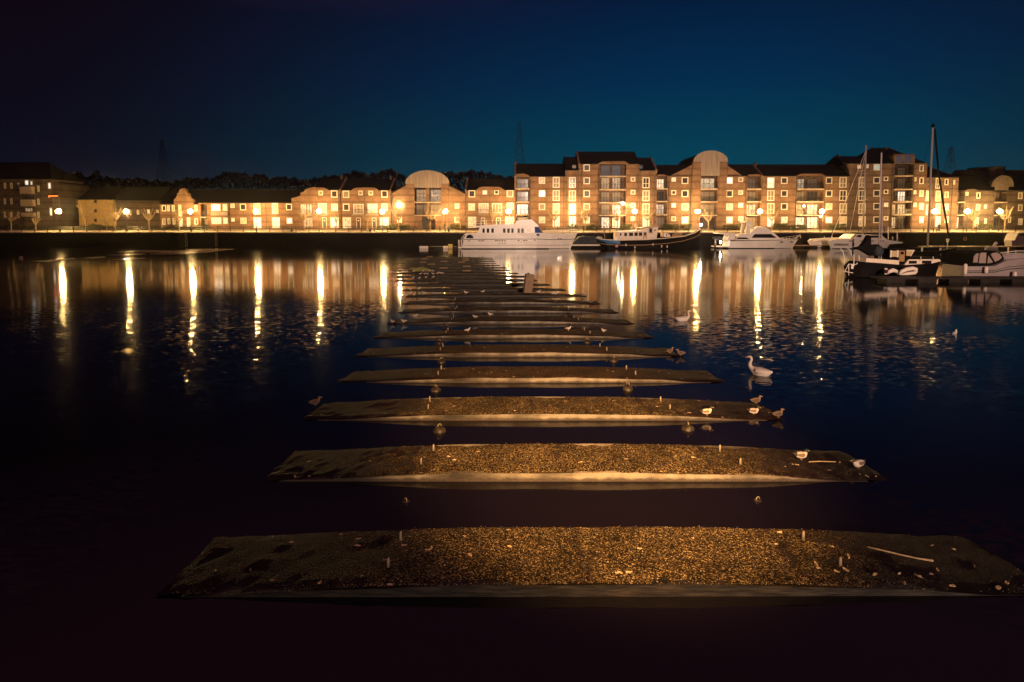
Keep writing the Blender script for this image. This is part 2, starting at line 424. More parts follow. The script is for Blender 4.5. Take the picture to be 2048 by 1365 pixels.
class Building:
    def __init__(s, name, px0, px1, label, Y=FY, depth=10., wallmat='brick', zg=None, cat='building', group=None):
        s.Y, s.depth, s.wm = Y, depth, wallmat
        s.px0, s.px1 = px0, px1
        s.x0, s.x1 = at(px0, 420, Y).x, at(px1, 420, Y).x
        s.zg = GZ if zg is None else zg
        s.root = thing(name, ((s.x0 + s.x1) / 2, Y, s.zg), label, cat, group)
        s.holes = []
    def X(s, px, py=420): return at(px, py, s.Y).x
    def Z(s, py): return at(1024, py, s.Y).z
    def rect(s, px, py, w, h):
        a, c = at(px - w / 2, py - h / 2, s.Y), at(px + w / 2, py + h / 2, s.Y)
        return a.x, c.x, max(c.z, s.zg + .05), a.z
    def window(s, px, py, w, h, kind='M', state='dark', fm='frame', Y=None, hole=True):
        x0, x1, z0, z1 = s.rect(px, py, w, h)
        y = s.Y if Y is None else Y
        if hole: s.holes.append((x0, x1, z0, z1, .16))
        t = .17 if fm == 'frame' else .10
        b = MB()
        for q in ((x0, x0 + t, z0, z1), (x1 - t, x1, z0, z1), (x0 + t, x1 - t, z0, z0 + t), (x0 + t, x1 - t, z1 - t, z1)):
            b.box(q[0], q[1], y - .035, y + .13, q[2], q[3])
        if kind in 'TD':
            xm = (x0 + x1) / 2; b.box(xm - .05, xm + .05, y - .02, y + .11, z0 + t, z1 - t)
        if kind == 'T':
            zm = z0 + (z1 - z0) * .42
            b.box(x0 + t, (x0 + x1) / 2 - .05, y - .025, y + .11, zm - .05, zm + .05); b.box((x0 + x1) / 2 + .05, x1 - t, y - .025, y + .11, zm - .05, zm + .05)
        if kind == 'W':
            for f in (.33, .67):
                xm = x0 + (x1 - x0) * f; b.box(xm - .04, xm + .04, y - .02, y + .11, z0 + t, z1 - t)
        o = b.build('window', M[fm], s.root, root=s.root)
        b = MB(); b.box(x0 + t * .6, x1 - t * .6, y + .05, y + .10, z0 + t * .6, z1 - t * .6)
        b.build('pane', M[state], o, root=s.root)
        return o
    def door(s, px, py, w, h):
        x0, x1, z0, z1 = s.rect(px, py, w, h)
        s.holes.append((x0, x1, z0, z1, .2))
        b = MB(); t = .1
        b.box(x0, x0 + t, s.Y - .03, s.Y + .15, z0, z1); b.box(x1 - t, x1, s.Y - .03, s.Y + .15, z0, z1); b.box(x0 + t, x1 - t, s.Y - .03, s.Y + .15, z1 - t, z1)
        o = b.build('door', M['frame'], s.root, root=s.root)
        b = MB(); b.box(x0 + t * .7, x1 - t * .7, s.Y + .06, s.Y + .12, z0, z1 - t * .7); b.build('door_leaf', M['door'], o, root=s.root)
        b = MB(); b.ball(((x0 + x1) / 2, s.Y + .05, z0 + (z1 - z0) * .72), .16, 8, 5, (1, .25, 1)); b.build('door_light', M['lit'], o, root=s.root)
    def bay(s, pxa, pxb, pytop, floors, units, rail=True, dep=1.5):
        """recessed balcony stack: floors = list of (py_top, py_bottom, states); units = px spans of glazing"""
        x0, x1 = s.X(pxa), s.X(pxb)
        zt = s.Z(pytop)
        s.holes.append((x0, x1, s.zg + .02, zt, dep))
        for fi, (pa, pb, states) in enumerate(floors):
            za, zb = s.Z(pa), max(s.Z(pb), s.zg + .06)
            for (ua, ub), st in zip(units, states):
                if st is None: continue
                s.window((ua + ub) / 2, (pa + pb) / 2 + .8, ub - ub * 0 - ua, (pb - pa) * .94, 'W', st, 'frame_dark', Y=s.Y + dep - .16, hole=False)
            if pb < 450:
                b = MB(); b.box(x0 + .01, x1 - .01, s.Y - .28, s.Y + dep - .02, zb - .24, zb - .02)
                b.build('balcony_slab', M['concrete'], s.root, root=s.root)
            if rail and pb < 452:
                b = MB(); zr = zb + 1.0
                b.box(x0 + .03, x1 - .03, s.Y - .24, s.Y - .18, zr, zr + .06)
                b.box(x0 + .03, x1 - .03, s.Y - .235, s.Y - .195, zb + .08, zb + .12)
                n = max(4, int((x1 - x0) / .14))
                for k in range(n + 1):
                    x = x0 + .05 + (x1 - x0 - .1) * k / n
                    b.box(x - .014, x + .014, s.Y - .225, s.Y - .203, zb + .0, zr)
                b.build('balcony_railing', M['iron'], s.root, root=s.root)
    def wall(s, py_eave, extra=None):
        x0, x1, z0, z1 = s.x0, s.x1, s.zg - .6, s.Z(py_eave)
        s.ze = z1
        hs = [h for h in s.holes]
        xs = sorted(set([x0, x1] + [min(max(v, x0), x1) for h in hs for v in h[:2]]))
        zs = sorted(set([z0, z1] + [min(max(v, z0), z1) for h in hs for v in h[2:4]]))
        b = MB(); Y = s.Y
        for i in range(len(xs) - 1):
            for j in range(len(zs) - 1):
                cx, cz = (xs[i] + xs[i + 1]) / 2, (zs[j] + zs[j + 1]) / 2
                if xs[i + 1] - xs[i] < 1e-5 or zs[j + 1] - zs[j] < 1e-5: continue
                if any(h[0] < cx < h[1] and h[2] < cz < h[3] for h in hs): continue
                b.quad((xs[i], Y, zs[j]), (xs[i + 1], Y, zs[j]), (xs[i + 1], Y, zs[j + 1]), (xs[i], Y, zs[j + 1]))
        for (a, c, d, e, dep) in hs:
            b.quad((a, Y, d), (a, Y + dep, d), (a, Y + dep, e), (a, Y, e)); b.quad((c, Y, d), (c, Y, e), (c, Y + dep, e), (c, Y + dep, d))
            b.quad((a, Y, e), (a, Y + dep, e), (c, Y + dep, e), (c, Y, e)); b.quad((a, Y, d), (c, Y, d), (c, Y + dep, d), (a, Y + dep, d))
            b.quad((a, Y + dep, d), (c, Y + dep, d), (c, Y + dep, e), (a, Y + dep, e))
        D = Y + s.depth
        b.quad((x0, Y, z0), (x0, Y, z1), (x0, D, z1), (x0, D, z0)); b.quad((x1, Y, z0), (x1, D, z0), (x1, D, z1), (x1, Y, z1))
        b.quad((x0, D, z0), (x0, D, z1), (x1, D, z1), (x1, D, z0)); b.quad((x0, Y, z1), (x1, Y, z1), (x1, D, z1), (x0, D, z1))
        if extra: extra(b)
        return b.build('wall', M[s.wm], s.root, root=s.root)
    def roof(s, py_eave, py_ridge, pxa=None, pxb=None, hip=(0, 0), verge=True):
        x0 = s.x0 if pxa is None else s.X(pxa)
        x1 = s.x1 if pxb is None else s.X(pxb)
        ze = s.Z(py_eave); my = s.Y + s.depth / 2
        zr = at(1024, py_ridge, my).z
        i0, i1 = hip
        b = MB(); Y0, Y1 = s.Y - .05, s.Y + s.depth + .3
        A = [(x0, Y0, ze - .02), (x1, Y0, ze - .02), (x1, Y1, ze - .02), (x0, Y1, ze - .02)]
        ra, rb = (x0 + i0, my, zr), (x1 - i1, my, zr)
        b.quad(A[0], A[1], rb, ra); b.quad(A[2], A[3], ra, rb); b.quad(A[1], A[2], rb); b.quad(A[3], A[0], ra); b.quad(*[(p[0], p[1], p[2] - .12) for p in A])
        for k in range(4):
            p, q = A[k], A[(k + 1) % 4]; b.quad(p, q, (q[0], q[1], q[2] - .12), (p[0], p[1], p[2] - .12))
        o = b.build('roof', M['roof'], s.root, root=s.root)
        b = MB(); b.tube([ra, rb], .09, 6); b.build('ridge_tile', M['roof'], o, root=s.root)
        b = MB(); b.tube([(x0 + .02, Y0 - .04, ze - .1), (x1 - .02, Y0 - .04, ze - .1)], .055, 6); b.build('gutter', M['pipe'], o, root=s.root)
        return o, zr
    def parapet(s, pts, dep=.7, name='parapet'):
        b = MB(); b.prism([(s.X(p[0]), s.Z(p[1])) for p in pts], s.Y - .16, s.Y + dep)
        return b.build(name, M[s.wm], s.root, root=s.root)
    def pipe(s, px, py_top):
        x = s.X(px); b = MB(); b.tube([(x, s.Y - .09, s.zg), (x, s.Y - .09, s.Z(py_top))], .06, 6); b.build('drainpipe', M['pipe'], s.root, root=s.root)
    def stub(s, px, py_top, w=.36, d=.8, zb=None):
        """brick verge upstand or chimney at the ridge"""
        my = s.Y + s.depth / 2; p = at(px, py_top, my)
        b = MB(); b.box(p.x - w / 2, p.x + w / 2, my - d / 2, my + d / 2, p.z - 2.0, p.z)
        b.box(p.x - w / 2 - .08, p.x + w / 2 + .08, my - d / 2 - .08, my + d / 2 + .08, p.z, p.z + .12)
        b.build('chimney', M[s.wm], s.root, root=s.root)
    def verge(s, px, py_eave, py_ridge):
        """party wall standing a little proud of the roof slope"""
        x = s.X(px); my = s.Y + s.depth / 2
        ze, zr = s.Z(py_eave), at(1024, py_ridge, my).z
        b = MB(); b.prism_x([(s.Y - .34, ze - .5), (s.Y - .34, ze + .15), (my, zr + .22), (s.Y + s.depth + .34, ze + .15), (s.Y + s.depth + .34, ze - .5)], x - .16, x + .16)
        b.build('party_wall', M[s.wm], s.root, root=s.root)
def col(B, px, ys, w, h, kind, states, slope=.0):
    for y, st in zip(ys, states):
        B.window(px + (441 - y) * slope, y, w, h, kind, st)
def barrel(B, pcx, ptop, pbase, hw, pxa, pxb, pbot, deep=12, cm='clad'):
    """round-topped ribbed cladding front with the barrel roof behind it"""
    cx, zb, zt = B.X(pcx), B.Z(pbase), B.Z(ptop)
    rx, rz = hw * B.Y / F, zt - zb
    xa, xb, zl = B.X(pxa), B.X(pxb), B.Z(pbot)
    pts = arc(cx, zb, rx, rz, 0, 180, 28)
    out = pts + [(xa, zb), (xa, zl), (xb, zl), (xb, zb)]
    b = MB(); b.prism(out, B.Y - .06, B.Y + .22)
    n = int(2 * rx / .42)
    for k in range(1, n):
        x = cx - rx + 2 * rx * k / n
        zz = zb + rz * math.sqrt(max(0, 1 - ((x - cx) / rx) ** 2)) - .05
        b.box(x - .035, x + .035, B.Y - .12, B.Y - .03, (zl if xa < x < xb else zb) + .04, zz)
    g = b.build('gable_cladding', M[cm], B.root, root=B.root)
    b = MB(); b.prism(arc(cx, zb, rx - .05, rz - .05, 0, 180, 28), B.Y + .22, B.Y + deep)
    b.build('barrel_roof', M['roof'], B.root, root=B.root)
    b = MB(); b.prism(arc(cx, zb, rx + .10, rz + .10, 0, 180, 28) + list(reversed(arc(cx, zb, rx, rz, 0, 180, 28))), B.Y - .14, B.Y + .3)
    b.build('arch_trim', M[cm], g, root=B.root)

# ---- far left: dark four storey flats
B = Building('brick_flats', -60, 106, 'dark four storey brick flats at the far left with two lit top windows', Y=136, wallmat='brick_shaded', zg=3.7)
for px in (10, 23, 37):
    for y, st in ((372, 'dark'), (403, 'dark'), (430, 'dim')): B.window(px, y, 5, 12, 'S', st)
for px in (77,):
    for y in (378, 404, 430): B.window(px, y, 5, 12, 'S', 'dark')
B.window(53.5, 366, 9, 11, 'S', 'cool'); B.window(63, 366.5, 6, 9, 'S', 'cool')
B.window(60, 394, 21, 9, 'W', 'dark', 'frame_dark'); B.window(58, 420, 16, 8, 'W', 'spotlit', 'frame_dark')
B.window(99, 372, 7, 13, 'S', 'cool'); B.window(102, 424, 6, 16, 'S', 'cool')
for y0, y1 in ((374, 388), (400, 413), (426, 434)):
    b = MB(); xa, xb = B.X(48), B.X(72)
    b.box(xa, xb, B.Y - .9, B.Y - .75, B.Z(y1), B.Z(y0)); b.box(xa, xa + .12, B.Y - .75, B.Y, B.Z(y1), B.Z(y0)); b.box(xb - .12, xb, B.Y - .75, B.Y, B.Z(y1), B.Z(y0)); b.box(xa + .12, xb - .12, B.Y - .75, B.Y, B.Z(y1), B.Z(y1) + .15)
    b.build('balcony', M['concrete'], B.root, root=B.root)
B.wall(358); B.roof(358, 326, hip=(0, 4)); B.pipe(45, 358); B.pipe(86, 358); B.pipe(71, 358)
B = Building('corner_house', 106, 120, 'narrow dark brick house with a hipped roof right of the dark flats', Y=138, wallmat='brick_shaded', zg=3.7)
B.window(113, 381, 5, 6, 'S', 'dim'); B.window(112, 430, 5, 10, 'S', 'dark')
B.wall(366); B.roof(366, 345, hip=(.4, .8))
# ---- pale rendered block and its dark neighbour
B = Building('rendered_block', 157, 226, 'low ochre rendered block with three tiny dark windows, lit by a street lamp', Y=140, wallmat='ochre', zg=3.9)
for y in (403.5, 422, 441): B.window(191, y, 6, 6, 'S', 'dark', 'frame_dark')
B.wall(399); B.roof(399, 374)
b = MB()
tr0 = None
B = Building('dark_terrace', 226, 320, 'long low unlit brick terrace under a dark roof, left of the curved gable house', Y=141, wallmat='brick_shaded', zg=3.9)
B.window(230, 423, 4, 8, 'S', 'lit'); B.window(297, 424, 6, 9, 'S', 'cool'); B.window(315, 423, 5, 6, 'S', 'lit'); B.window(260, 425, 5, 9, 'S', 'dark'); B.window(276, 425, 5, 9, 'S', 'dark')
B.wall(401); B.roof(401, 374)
B = Building('small_house', 120, 157, 'small dark house with one lit window, left of the ochre block', Y=144, wallmat='brick_shaded', zg=3.9)
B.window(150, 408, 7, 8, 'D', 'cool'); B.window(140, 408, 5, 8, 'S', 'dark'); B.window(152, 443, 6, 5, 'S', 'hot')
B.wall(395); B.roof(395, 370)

# ---- two storey houses with the curved gable
B = Building('gabled_house', 320, 398, 'two storey brick house with a small curved dutch gable', cat='house')
for px, py, w, h, st in ((328, 417, 9, 12, 'dark'), (337, 417, 5, 12, 'dark'), (346.5, 417, 6, 12.5, 'dim'), (392, 417, 6, 12.5, 'dim'),
                         (328, 443.5, 6.5, 12.5, 'dim'), (338, 443, 6, 12, 'dim'), (348, 443.5, 6, 12.5, 'dim'), (392.5, 443.5, 7, 12.5, 'dark')):
    B.window(px, py, w, h, 'S', st)
B.window(360, 421.5, 7, 23, 'T', 'dim'); B.window(362, 447.5, 9, 21, 'D', 'hot'); B.window(378, 446.5, 9, 22, 'T', 'lit')
B.wall(408); B.roof(408, 380)
B.parapet([(349, 410), (349, 400), (353, 397), (356, 391), (356, 387), (359.5, 386.5)] + [(367.8 + 8 * math.cos(R(a)), 386.5 - 9.5 * math.sin(R(a))) for a in range(165, 10, -15)] + [(376, 386.5), (379.5, 387), (379.5, 391), (382, 396), (388, 400), (388, 410)], name='curved_gable')
b = MB(); b.prism([(B.X(362.5), B.Z(404)), (B.X(373), B.Z(404)), (B.X(373), B.Z(385))] + [(B.X(367.8 + 5.2 * math.cos(R(a))), B.Z(385 - 6 * math.sin(R(a)))) for a in range(0, 181, 20)], B.Y - .09, B.Y + .05)
b.build('gable_panel', M['clad'], B.root, root=B.root); B.pipe(341, 408)
B = Building('brick_terrace', 398, 585, 'long two storey brick terrace with a plain dark roof and big lit picture window', cat='house')
B.bay(401, 414, 408, [(409, 434, ('dark',)), (436, 457, ('dim',))], [(402, 413)])
for px, py, w, h, k, st in ((432, 415.5, 19, 14, 'D', 'hot'), (450, 415.5, 9.5, 13, 'S', 'lit'), (465, 412, 8.5, 8.5, 'S', 'lit'), (486, 414.5, 12.5, 13, 'M', 'dark'), (514, 418.5, 14, 22, 'T', 'lit'),
        (550, 417.5, 12.5, 21, 'T', 'dim'), (578, 414.5, 12, 12.5, 'M', 'dark'), (433, 442, 19.5, 13, 'D', 'hot'), (451, 442, 9.5, 12, 'S', 'hot'), (466, 440, 7.5, 7.5, 'S', 'lit'),
        (487, 442, 12.5, 12, 'D', 'lit'), (515, 446, 16, 22, 'T', 'hot'), (552, 446, 16, 21, 'T', 'hot'), (579, 442, 12, 12, 'M', 'hot')):
    B.window(px, py, w, h, k, st)
B.wall(405.5); B.roof(405.5, 380); B.pipe(459, 405); B.pipe(532, 405); B.pipe(398.5, 405)
b = MB(); b.box(B.X(422), B.X(455.5), B.Y - .25, B.Y + .1, B.Z(431.5), B.Z(424)); b.build('panel_band', M['clad'], B.root, root=B.root)
# ---- half gable house
B = Building('half_gable_house', 585, 631, 'two storey brick house ending in half of a curved gable', cat='house')
B.window(607, 418, 11, 20, 'D', 'lit'); B.window(619, 418, 11, 20, 'D', 'lit', 'frame_dark')
B.window(616.5, 445.5, 20, 21, 'W', 'lit', 'frame_dark')
B.wall(408)
B.parapet([(584, 409), (584, 397), (602, 392), (602, 385.5), (610, 384)] + [(631 - 21 * math.cos(R(a)), 384 - 9 * math.sin(R(a))) for a in range(10, 91, 10)] + [(631, 409)], 4, 'curved_gable')
b = MB(); b.prism([(B.X(615), B.Z(402)), (B.X(630.5), B.Z(402)), (B.X(630.5), B.Z(376.5)), (B.X(622), B.Z(378.5)), (B.X(615), B.Z(383))], B.Y - .1, B.Y - .02)
b.build('gable_panel', M['clad'], B.root, root=B.root)
B.roof(408, 383)
def juliet(B, pxa, pxb, py_bot):
    x0, x1, zb = B.X(pxa), B.X(pxb), B.Z(py_bot)
    b = MB(); b.box(x0, x1, B.Y - .8, B.Y - .04, zb - .15, zb); b.build('balcony_slab', M['concrete'], B.root, root=B.root)
    b = MB(); b.box(x0, x1, B.Y - .8, B.Y - .75, zb + 1, zb + 1.06)
    n = int((x1 - x0) / .15)
    for k in range(n + 1):
        x = x0 + .03 + (x1 - x0 - .06) * k / n; b.box(x - .014, x + .014, B.Y - .79, B.Y - .76, zb, zb + 1)
    for x in (x0 + .02, x1 - .02): b.box(x - .02, x + .02, B.Y - .75, B.Y - .04, zb + 1, zb + 1.06)
    b.build('balcony_railing', M['iron'], B.root, root=B.root)
juliet(B, 604, 626, 430)
# ---- three storey houses
B = Building('town_house', 631, 681, 'narrow three storey brick town house with a raised curved eave beside the half gable', cat='house')
B.window(641.5, 386.5, 9, 9, 'S', 'dim'); B.window(668.5, 388.5, 13, 14, 'M', 'dark'); B.window(669, 415, 13, 14, 'M', 'lit'); B.window(669.5, 445.5, 18, 21, 'T', 'hot')
B.window(645, 417, 18, 20, 'W', 'lit'); B.door(649, 446, 9, 21)
B.wall(380); B.roof(380, 357); juliet(B, 634, 656, 430)
B.parapet([(632, 381), (632, 375.6), (648, 375.6), (654, 378), (658, 381)]); B.verge(682, 380, 357); B.pipe(678, 380); B.stub(684, 353)
B = Building('paired_town_houses', 683, 783, 'paired three storey brick town houses with wavy eave, two dark front doors', cat='house')
for px, py, st in ((692, 389, 'dim'), (769, 388.5, 'dark'), (692.5, 415, 'dark'), (769, 415, 'lit')): B.window(px, py, 13, 14, 'M', st)
B.window(721, 386.5, 9, 9, 'S', 'dim'); B.window(741.6, 386.5, 9, 9, 'S', 'dim')
B.window(717, 418.5, 21, 20, 'W', 'spotlit'); B.window(745, 417.5, 20, 19, 'W', 'hot')
B.window(694, 446, 17, 21, 'T', 'lit'); B.window(768.6, 446, 18, 21, 'T', 'hot'); B.door(717, 446, 9, 20); B.door(748.5, 446, 9, 20)
B.wall(380.5); B.roof(380.5, 358); juliet(B, 705, 729, 429.5); juliet(B, 733, 757, 429.5)
B.parapet([(703, 382), (709, 376.8), (715, 375.6), (748, 375.6), (753, 377), (759, 382)]); B.verge(781.5, 381, 358); B.pipe(730, 376); B.pipe(782, 381); B.stub(782, 354)
# ---- arched house
B = Building('arched_house', 784, 930, 'brick house with a big round topped ribbed gable over a dark archway', cat='house')
B.bay(829.5, 882, 376, [(377, 404, ('spotlit', 'lit')), (407, 430, ('dim', 'dim'))], [(830.5, 853), (859, 881.5)])
B.holes = [(B.X(829.5), B.X(882), B.Z(431), B.Z(376), 1.5)]
B.holes.append((B.X(843), B.X(870), GZ + .05, B.Z(434), 2.2))
B.window(799, 440, 10, 11, 'S', 'lit'); B.window(914, 412.7, 9, 10, 'S', 'lit'); B.window(914, 440, 10, 11, 'S', 'dim')
def ext(b):
    for pts in ([(784, 388), (784, 387), (812.5, 372.3), (812.5, 388)], [(898.5, 388), (898.5, 372.3), (930, 387.5), (930, 388)]):
        b.prism([(B.X(p[0]), B.Z(p[1])) for p in pts], B.Y, B.Y + 9.9)
B.wall(388, ext)
for pa, pb in ((812.5, 829.5), (882, 898.5)):
    b = MB(); b.box(B.X(pa), B.X(pb), B.Y - .12, B.Y + 1.6, GZ - .5, B.Z(368)); b.build('brick_pier', M['brick'], B.root, root=B.root)
b = MB(); b.box(B.X(853), B.X(859), B.Y - .05, B.Y + 1.3, B.Z(431), B.Z(368)); b.build('brick_pier', M['brick'], B.root, root=B.root)
b = MB(); b.box(B.X(829.5), B.X(882), B.Y + .3, B.Y + 9, B.Z(376), B.Z(368)); b.build('gable_backing', M['brick'], B.root, root=B.root)
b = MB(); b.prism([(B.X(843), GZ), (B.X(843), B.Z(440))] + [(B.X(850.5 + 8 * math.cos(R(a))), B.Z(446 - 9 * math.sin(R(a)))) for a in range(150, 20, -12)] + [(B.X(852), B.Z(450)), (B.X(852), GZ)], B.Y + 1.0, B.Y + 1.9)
b.build('passage_shade', M['iron'], B.root, root=B.root)  # solid black block that paints the shade inside the archway
barrel(B, 855.3, 342, 368, 42.8, 829.5, 882, 376)
for s_, pa, pb, ya, yb in ((0, 783, 812.5, 388.5, 371.5), (1, 930.5, 898.5, 388.5, 371.5)):
    b = MB(); b.prism([(B.X(pa), B.Z(ya)), (B.X(pb), B.Z(yb)), (B.X(pb), B.Z(yb) + .22), (B.X(pa), B.Z(ya) + .22)], B.Y - .25, B.Y + 10); b.build('roof', M['roof'], B.root, root=B.root)
B.pipe(786, 388); B.pipe(897.5, 372)
b = MB(); xx = B.X(784.5); b.tube([(xx, B.Y + 5, B.Z(388)), (xx, B.Y + 5, at(0, 340, B.Y + 5).z)], .05, 5); b.tube([(xx - .5, B.Y + 5, at(0, 342, B.Y + 5).z), (xx + .5, B.Y + 5, at(0, 342, B.Y + 5).z)], .03, 4); b.build('aerial', M['steel'], B.root, root=B.root)
# ---- three storey pair
B = Building('wavy_eave_houses', 930.5, 1029, 'paired brick houses with a wavy eave just right of the arched house', cat='house')
for px, py, st in ((943.7, 388, 'dark'), (1020, 387.7, 'dim'), (943.5, 414.4, 'lit'), (1020, 413, 'lit')): B.window(px, py, 13, 14, 'M', st)
B.window(969.7, 385, 9, 9, 'S', 'hot'); B.window(993, 385, 9, 9, 'S', 'dark')
B.window(967, 417, 20, 20, 'W', 'lit'); B.window(994, 417, 20, 20, 'W', 'dim')
B.window(944.5, 445, 16, 22, 'T', 'lit'); B.window(1019, 445, 17, 22, 'T', 'hot'); B.door(966, 446, 8, 20); B.door(997, 446, 9, 20)
B.wall(380); B.roof(380, 357.5); juliet(B, 956, 978, 429.5); juliet(B, 984, 1006, 429.5)
B.parapet([(953, 381), (958, 375.5), (964, 374.2), (998, 374.2), (1003, 376), (1010, 381)]); B.verge(932, 380, 357.5); B.pipe(979, 375); B.pipe(931.5, 380)
# ---- four storey flats
ys4 = (361.5, 387.7, 414, 440.5); ysT = (365.3, 391.5, 418, 444)
B = Building('brick_apartments', 1029, 1130, 'four storey brick flats with one column of recessed balconies at their left end')
B.bay(1032, 1059, 350, [(356, 377, ('dark',)), (381.5, 403.5, ('dark',)), (407, 429, ('hot',)), (433, 457, ('dim',))], [(1033.5, 1057)])
col(B, 1084, ys4, 12.5, 13, 'M', ('lit', 'dark', 'dim', 'lit')); col(B, 1112.3, ysT, 13.5, 21.5, 'T', ('dim', 'dim', 'lit', 'hot'))
B.wall(353); B.roof(353, 328.5); B.verge(1030.5, 353, 328.5); B.pipe(1060.5, 353); B.pipe(1127, 353); B.pipe(1031, 380); B.stub(1031, 326)
B.parapet([(1031, 354), (1031, 348.5), (1048, 348), (1056, 350.5), (1060, 354)])
B = Building('stepped_apartments', 1130, 1157, 'narrow brick flats with a dormer stepping up on the left of the tallest block')
col(B, 1144.7, (365.5, 392, 418.5, 444), 13.5, 21.5, 'T', ('dark', 'dim', 'hot', 'hot'))
B.wall(340.5); B.roof(340.5, 315); B.pipe(1132, 345); B.pipe(1156, 340)
o_ = B
def dormer(B, px, py, w, h, st):
    a = at(px - w / 2, py - h / 2, B.Y + .8); c = at(px + w / 2, py + h / 2, B.Y + .8)
    b = MB(); b.box(a.x - .3, c.x + .3, B.Y + .55, B.Y + 3.5, c.z - .4, a.z + .25); d = b.build('dormer', M['roof'], B.root, root=B.root)
    b = MB(); b.box(a.x, c.x, B.Y + .50, B.Y + .56, c.z, a.z); b.build('pane', M[st], d, root=B.root)
dormer(B, 1148, 334, 7, 6, 'dim')
B = Building('tall_apartments', 1157, 1277, 'tallest central block, five storeys of brick with a glazed bay of stacked balconies')
col(B, 1173.4, (336, 362, 387.7, 414, 440.5), 12.5, 13.5, 'M', ('dark', 'dark', 'dark', 'dim', 'lit')); col(B, 1266, (359, 385, 411, 438), 9, 9, 'S', ('dim', 'dim', 'dim', 'lit'))
B.bay(1198, 1251, 327.5, [(329, 352, ('blue', 'blue')), (353, 378.5, ('spotlit', 'lit')), (382, 404.5, ('dim', 'dim')), (407.5, 430, ('dim', 'lit')), (433, 457, ('lit', 'hot'))], [(1204, 1221), (1226, 1243)])
B.wall(328); B.roof(328, 304.5); B.pipe(1162, 328); B.pipe(1196, 328); B.pipe(1242.5, 326); B.pipe(1275, 328)
B.parapet([(1193, 329), (1203, 323.5), (1248, 322.5), (1257, 329)]); B.verge(1157.5, 328, 304.5)
B = Building('end_apartments', 1277, 1312, 'narrow brick flats with a dormer stepping down on the right of the tallest block')
col(B, 1292, (366, 392, 418, 444), 13.5, 21.5, 'T', ('dark', 'dim', 'dim', 'hot'))
B.wall(341); B.roof(341, 316.5); B.verge(1311, 341, 316.5); B.pipe(1279, 341); B.pipe(1308, 350); dormer(B, 1281, 335, 6.5, 6, 'blue')
# ---- flats beside second arch
B = Building('balcony_apartments', 1312, 1383, 'four storey brick flats with a sloping gable beside the tall round topped gable')
B.bay(1313, 1334, 350, [(356, 377, ('hot',)), (381, 402.5, ('dark',)), (407, 429, ('lit',)), (433, 457, ('dim',))], [(1314, 1331)])
col(B, 1347.4, (359.6, 385.5, 411, 438), 9, 9, 'S', ('hot', 'dark', 'hot', 'dim')); col(B, 1370, ys4, 13, 13.5, 'M', ('dark', 'dark', 'dim', 'hot'))
def ext2(b): b.prism([(B.X(1338), B.Z(352.5)), (B.X(1383), B.Z(330)), (B.X(1383), B.Z(352.5))], B.Y, B.Y + .8)
B.wall(352, ext2); B.roof(352, 331); B.pipe(1337, 352); B.pipe(1381, 340); B.parapet([(1313, 353), (1313, 350), (1326, 349.5), (1335, 353)])
B = Building('round_gable_apartments', 1383, 1452, 'brick flats with a tall round topped ribbed metal gable above stacked balconies')
B.bay(1400.5, 1434, 352, [(354.5, 377.5, ('spotlit',)), (381, 403, ('dim',)), (407, 430, ('dim',)), (434, 457, ('dark',))], [(1401.5, 1433)])
B.wall(352)
for pa, pb in ((1383.5, 1400), (1437, 1452)):
    b = MB(); b.box(B.X(pa), B.X(pb), B.Y - .12, B.Y + 1.6, GZ - .5, B.Z(324)); b.build('brick_pier', M['brick'], B.root, root=B.root)
barrel(B, 1419, 302.5, 324, 33.2, 1400, 1437, 352, 13)
b = MB(); b.box(B.X(1387), B.X(1450), B.Y + .3, B.Y + 12, B.Z(352), B.Z(324.5)); b.build('gable_backing', M['brick'], B.root, root=B.root)
B.pipe(1380.5, 352)
B = Building('long_apartments', 1452, 1697, 'long four storey brick flats with two columns of dark balconies right of the round gable')
col(B, 1459, ys4, 13, 13.5, 'M', ('cool', 'dark', 'lit', 'hot')); col(B, 1481.5, (359.6, 385.5, 411, 438), 9, 9, 'S', ('dim', 'spotlit', 'hot', 'lit'))
B.bay(1493, 1521, 350, [(355.5, 377.5, ('dim',)), (381.5, 403, ('dim',)), (407, 430, ('lit',)), (433, 457, ('dim',))], [(1495, 1516)])
col(B, 1541.5, (366, 391.6, 417.5, 444), 13.5, 21.5, 'T', ('hot', 'dim', 'dim', 'hot')); col(B, 1568.5, (361.5, 387.5, 413.5, 440.5), 12.5, 13, 'M', ('dark', 'dark', 'dark', 'lit'))
B.bay(1592.5, 1646, 350, [(355.5, 377.5, ('lit', 'dim')), (381.5, 403, ('dim', 'dark')), (407, 430, ('dim', 'hot')), (433, 457, ('hot', 'hot'))], [(1596, 1614), (1620, 1641)])
col(B, 1658, (361.5, 387.5, 413.5, 440.5), 12.5, 13, 'M', ('dark', 'dark', 'lit', 'hot')); col(B, 1686, ysT, 13.5, 21.5, 'T', ('dim', 'dark', 'dim', 'lit'))
def ext3(b): b.prism([(B.X(1453), B.Z(352.5)), (B.X(1453), B.Z(332)), (B.X(1484), B.Z(352.5))], B.Y, B.Y + .8)
B.wall(352, ext3); B.roof(352, 330); B.verge(1521.5, 352, 330); B.stub(1511, 326); B.pipe(1490, 352); B.pipe(1522.5, 352); B.pipe(1591, 352); B.pipe(1648, 352); B.pipe(1696, 352)
B.parapet([(1493, 353), (1495, 349.5), (1515, 349), (1521, 353)]); B.parapet([(1590, 353), (1597, 348.5), (1640, 348), (1648, 353)])
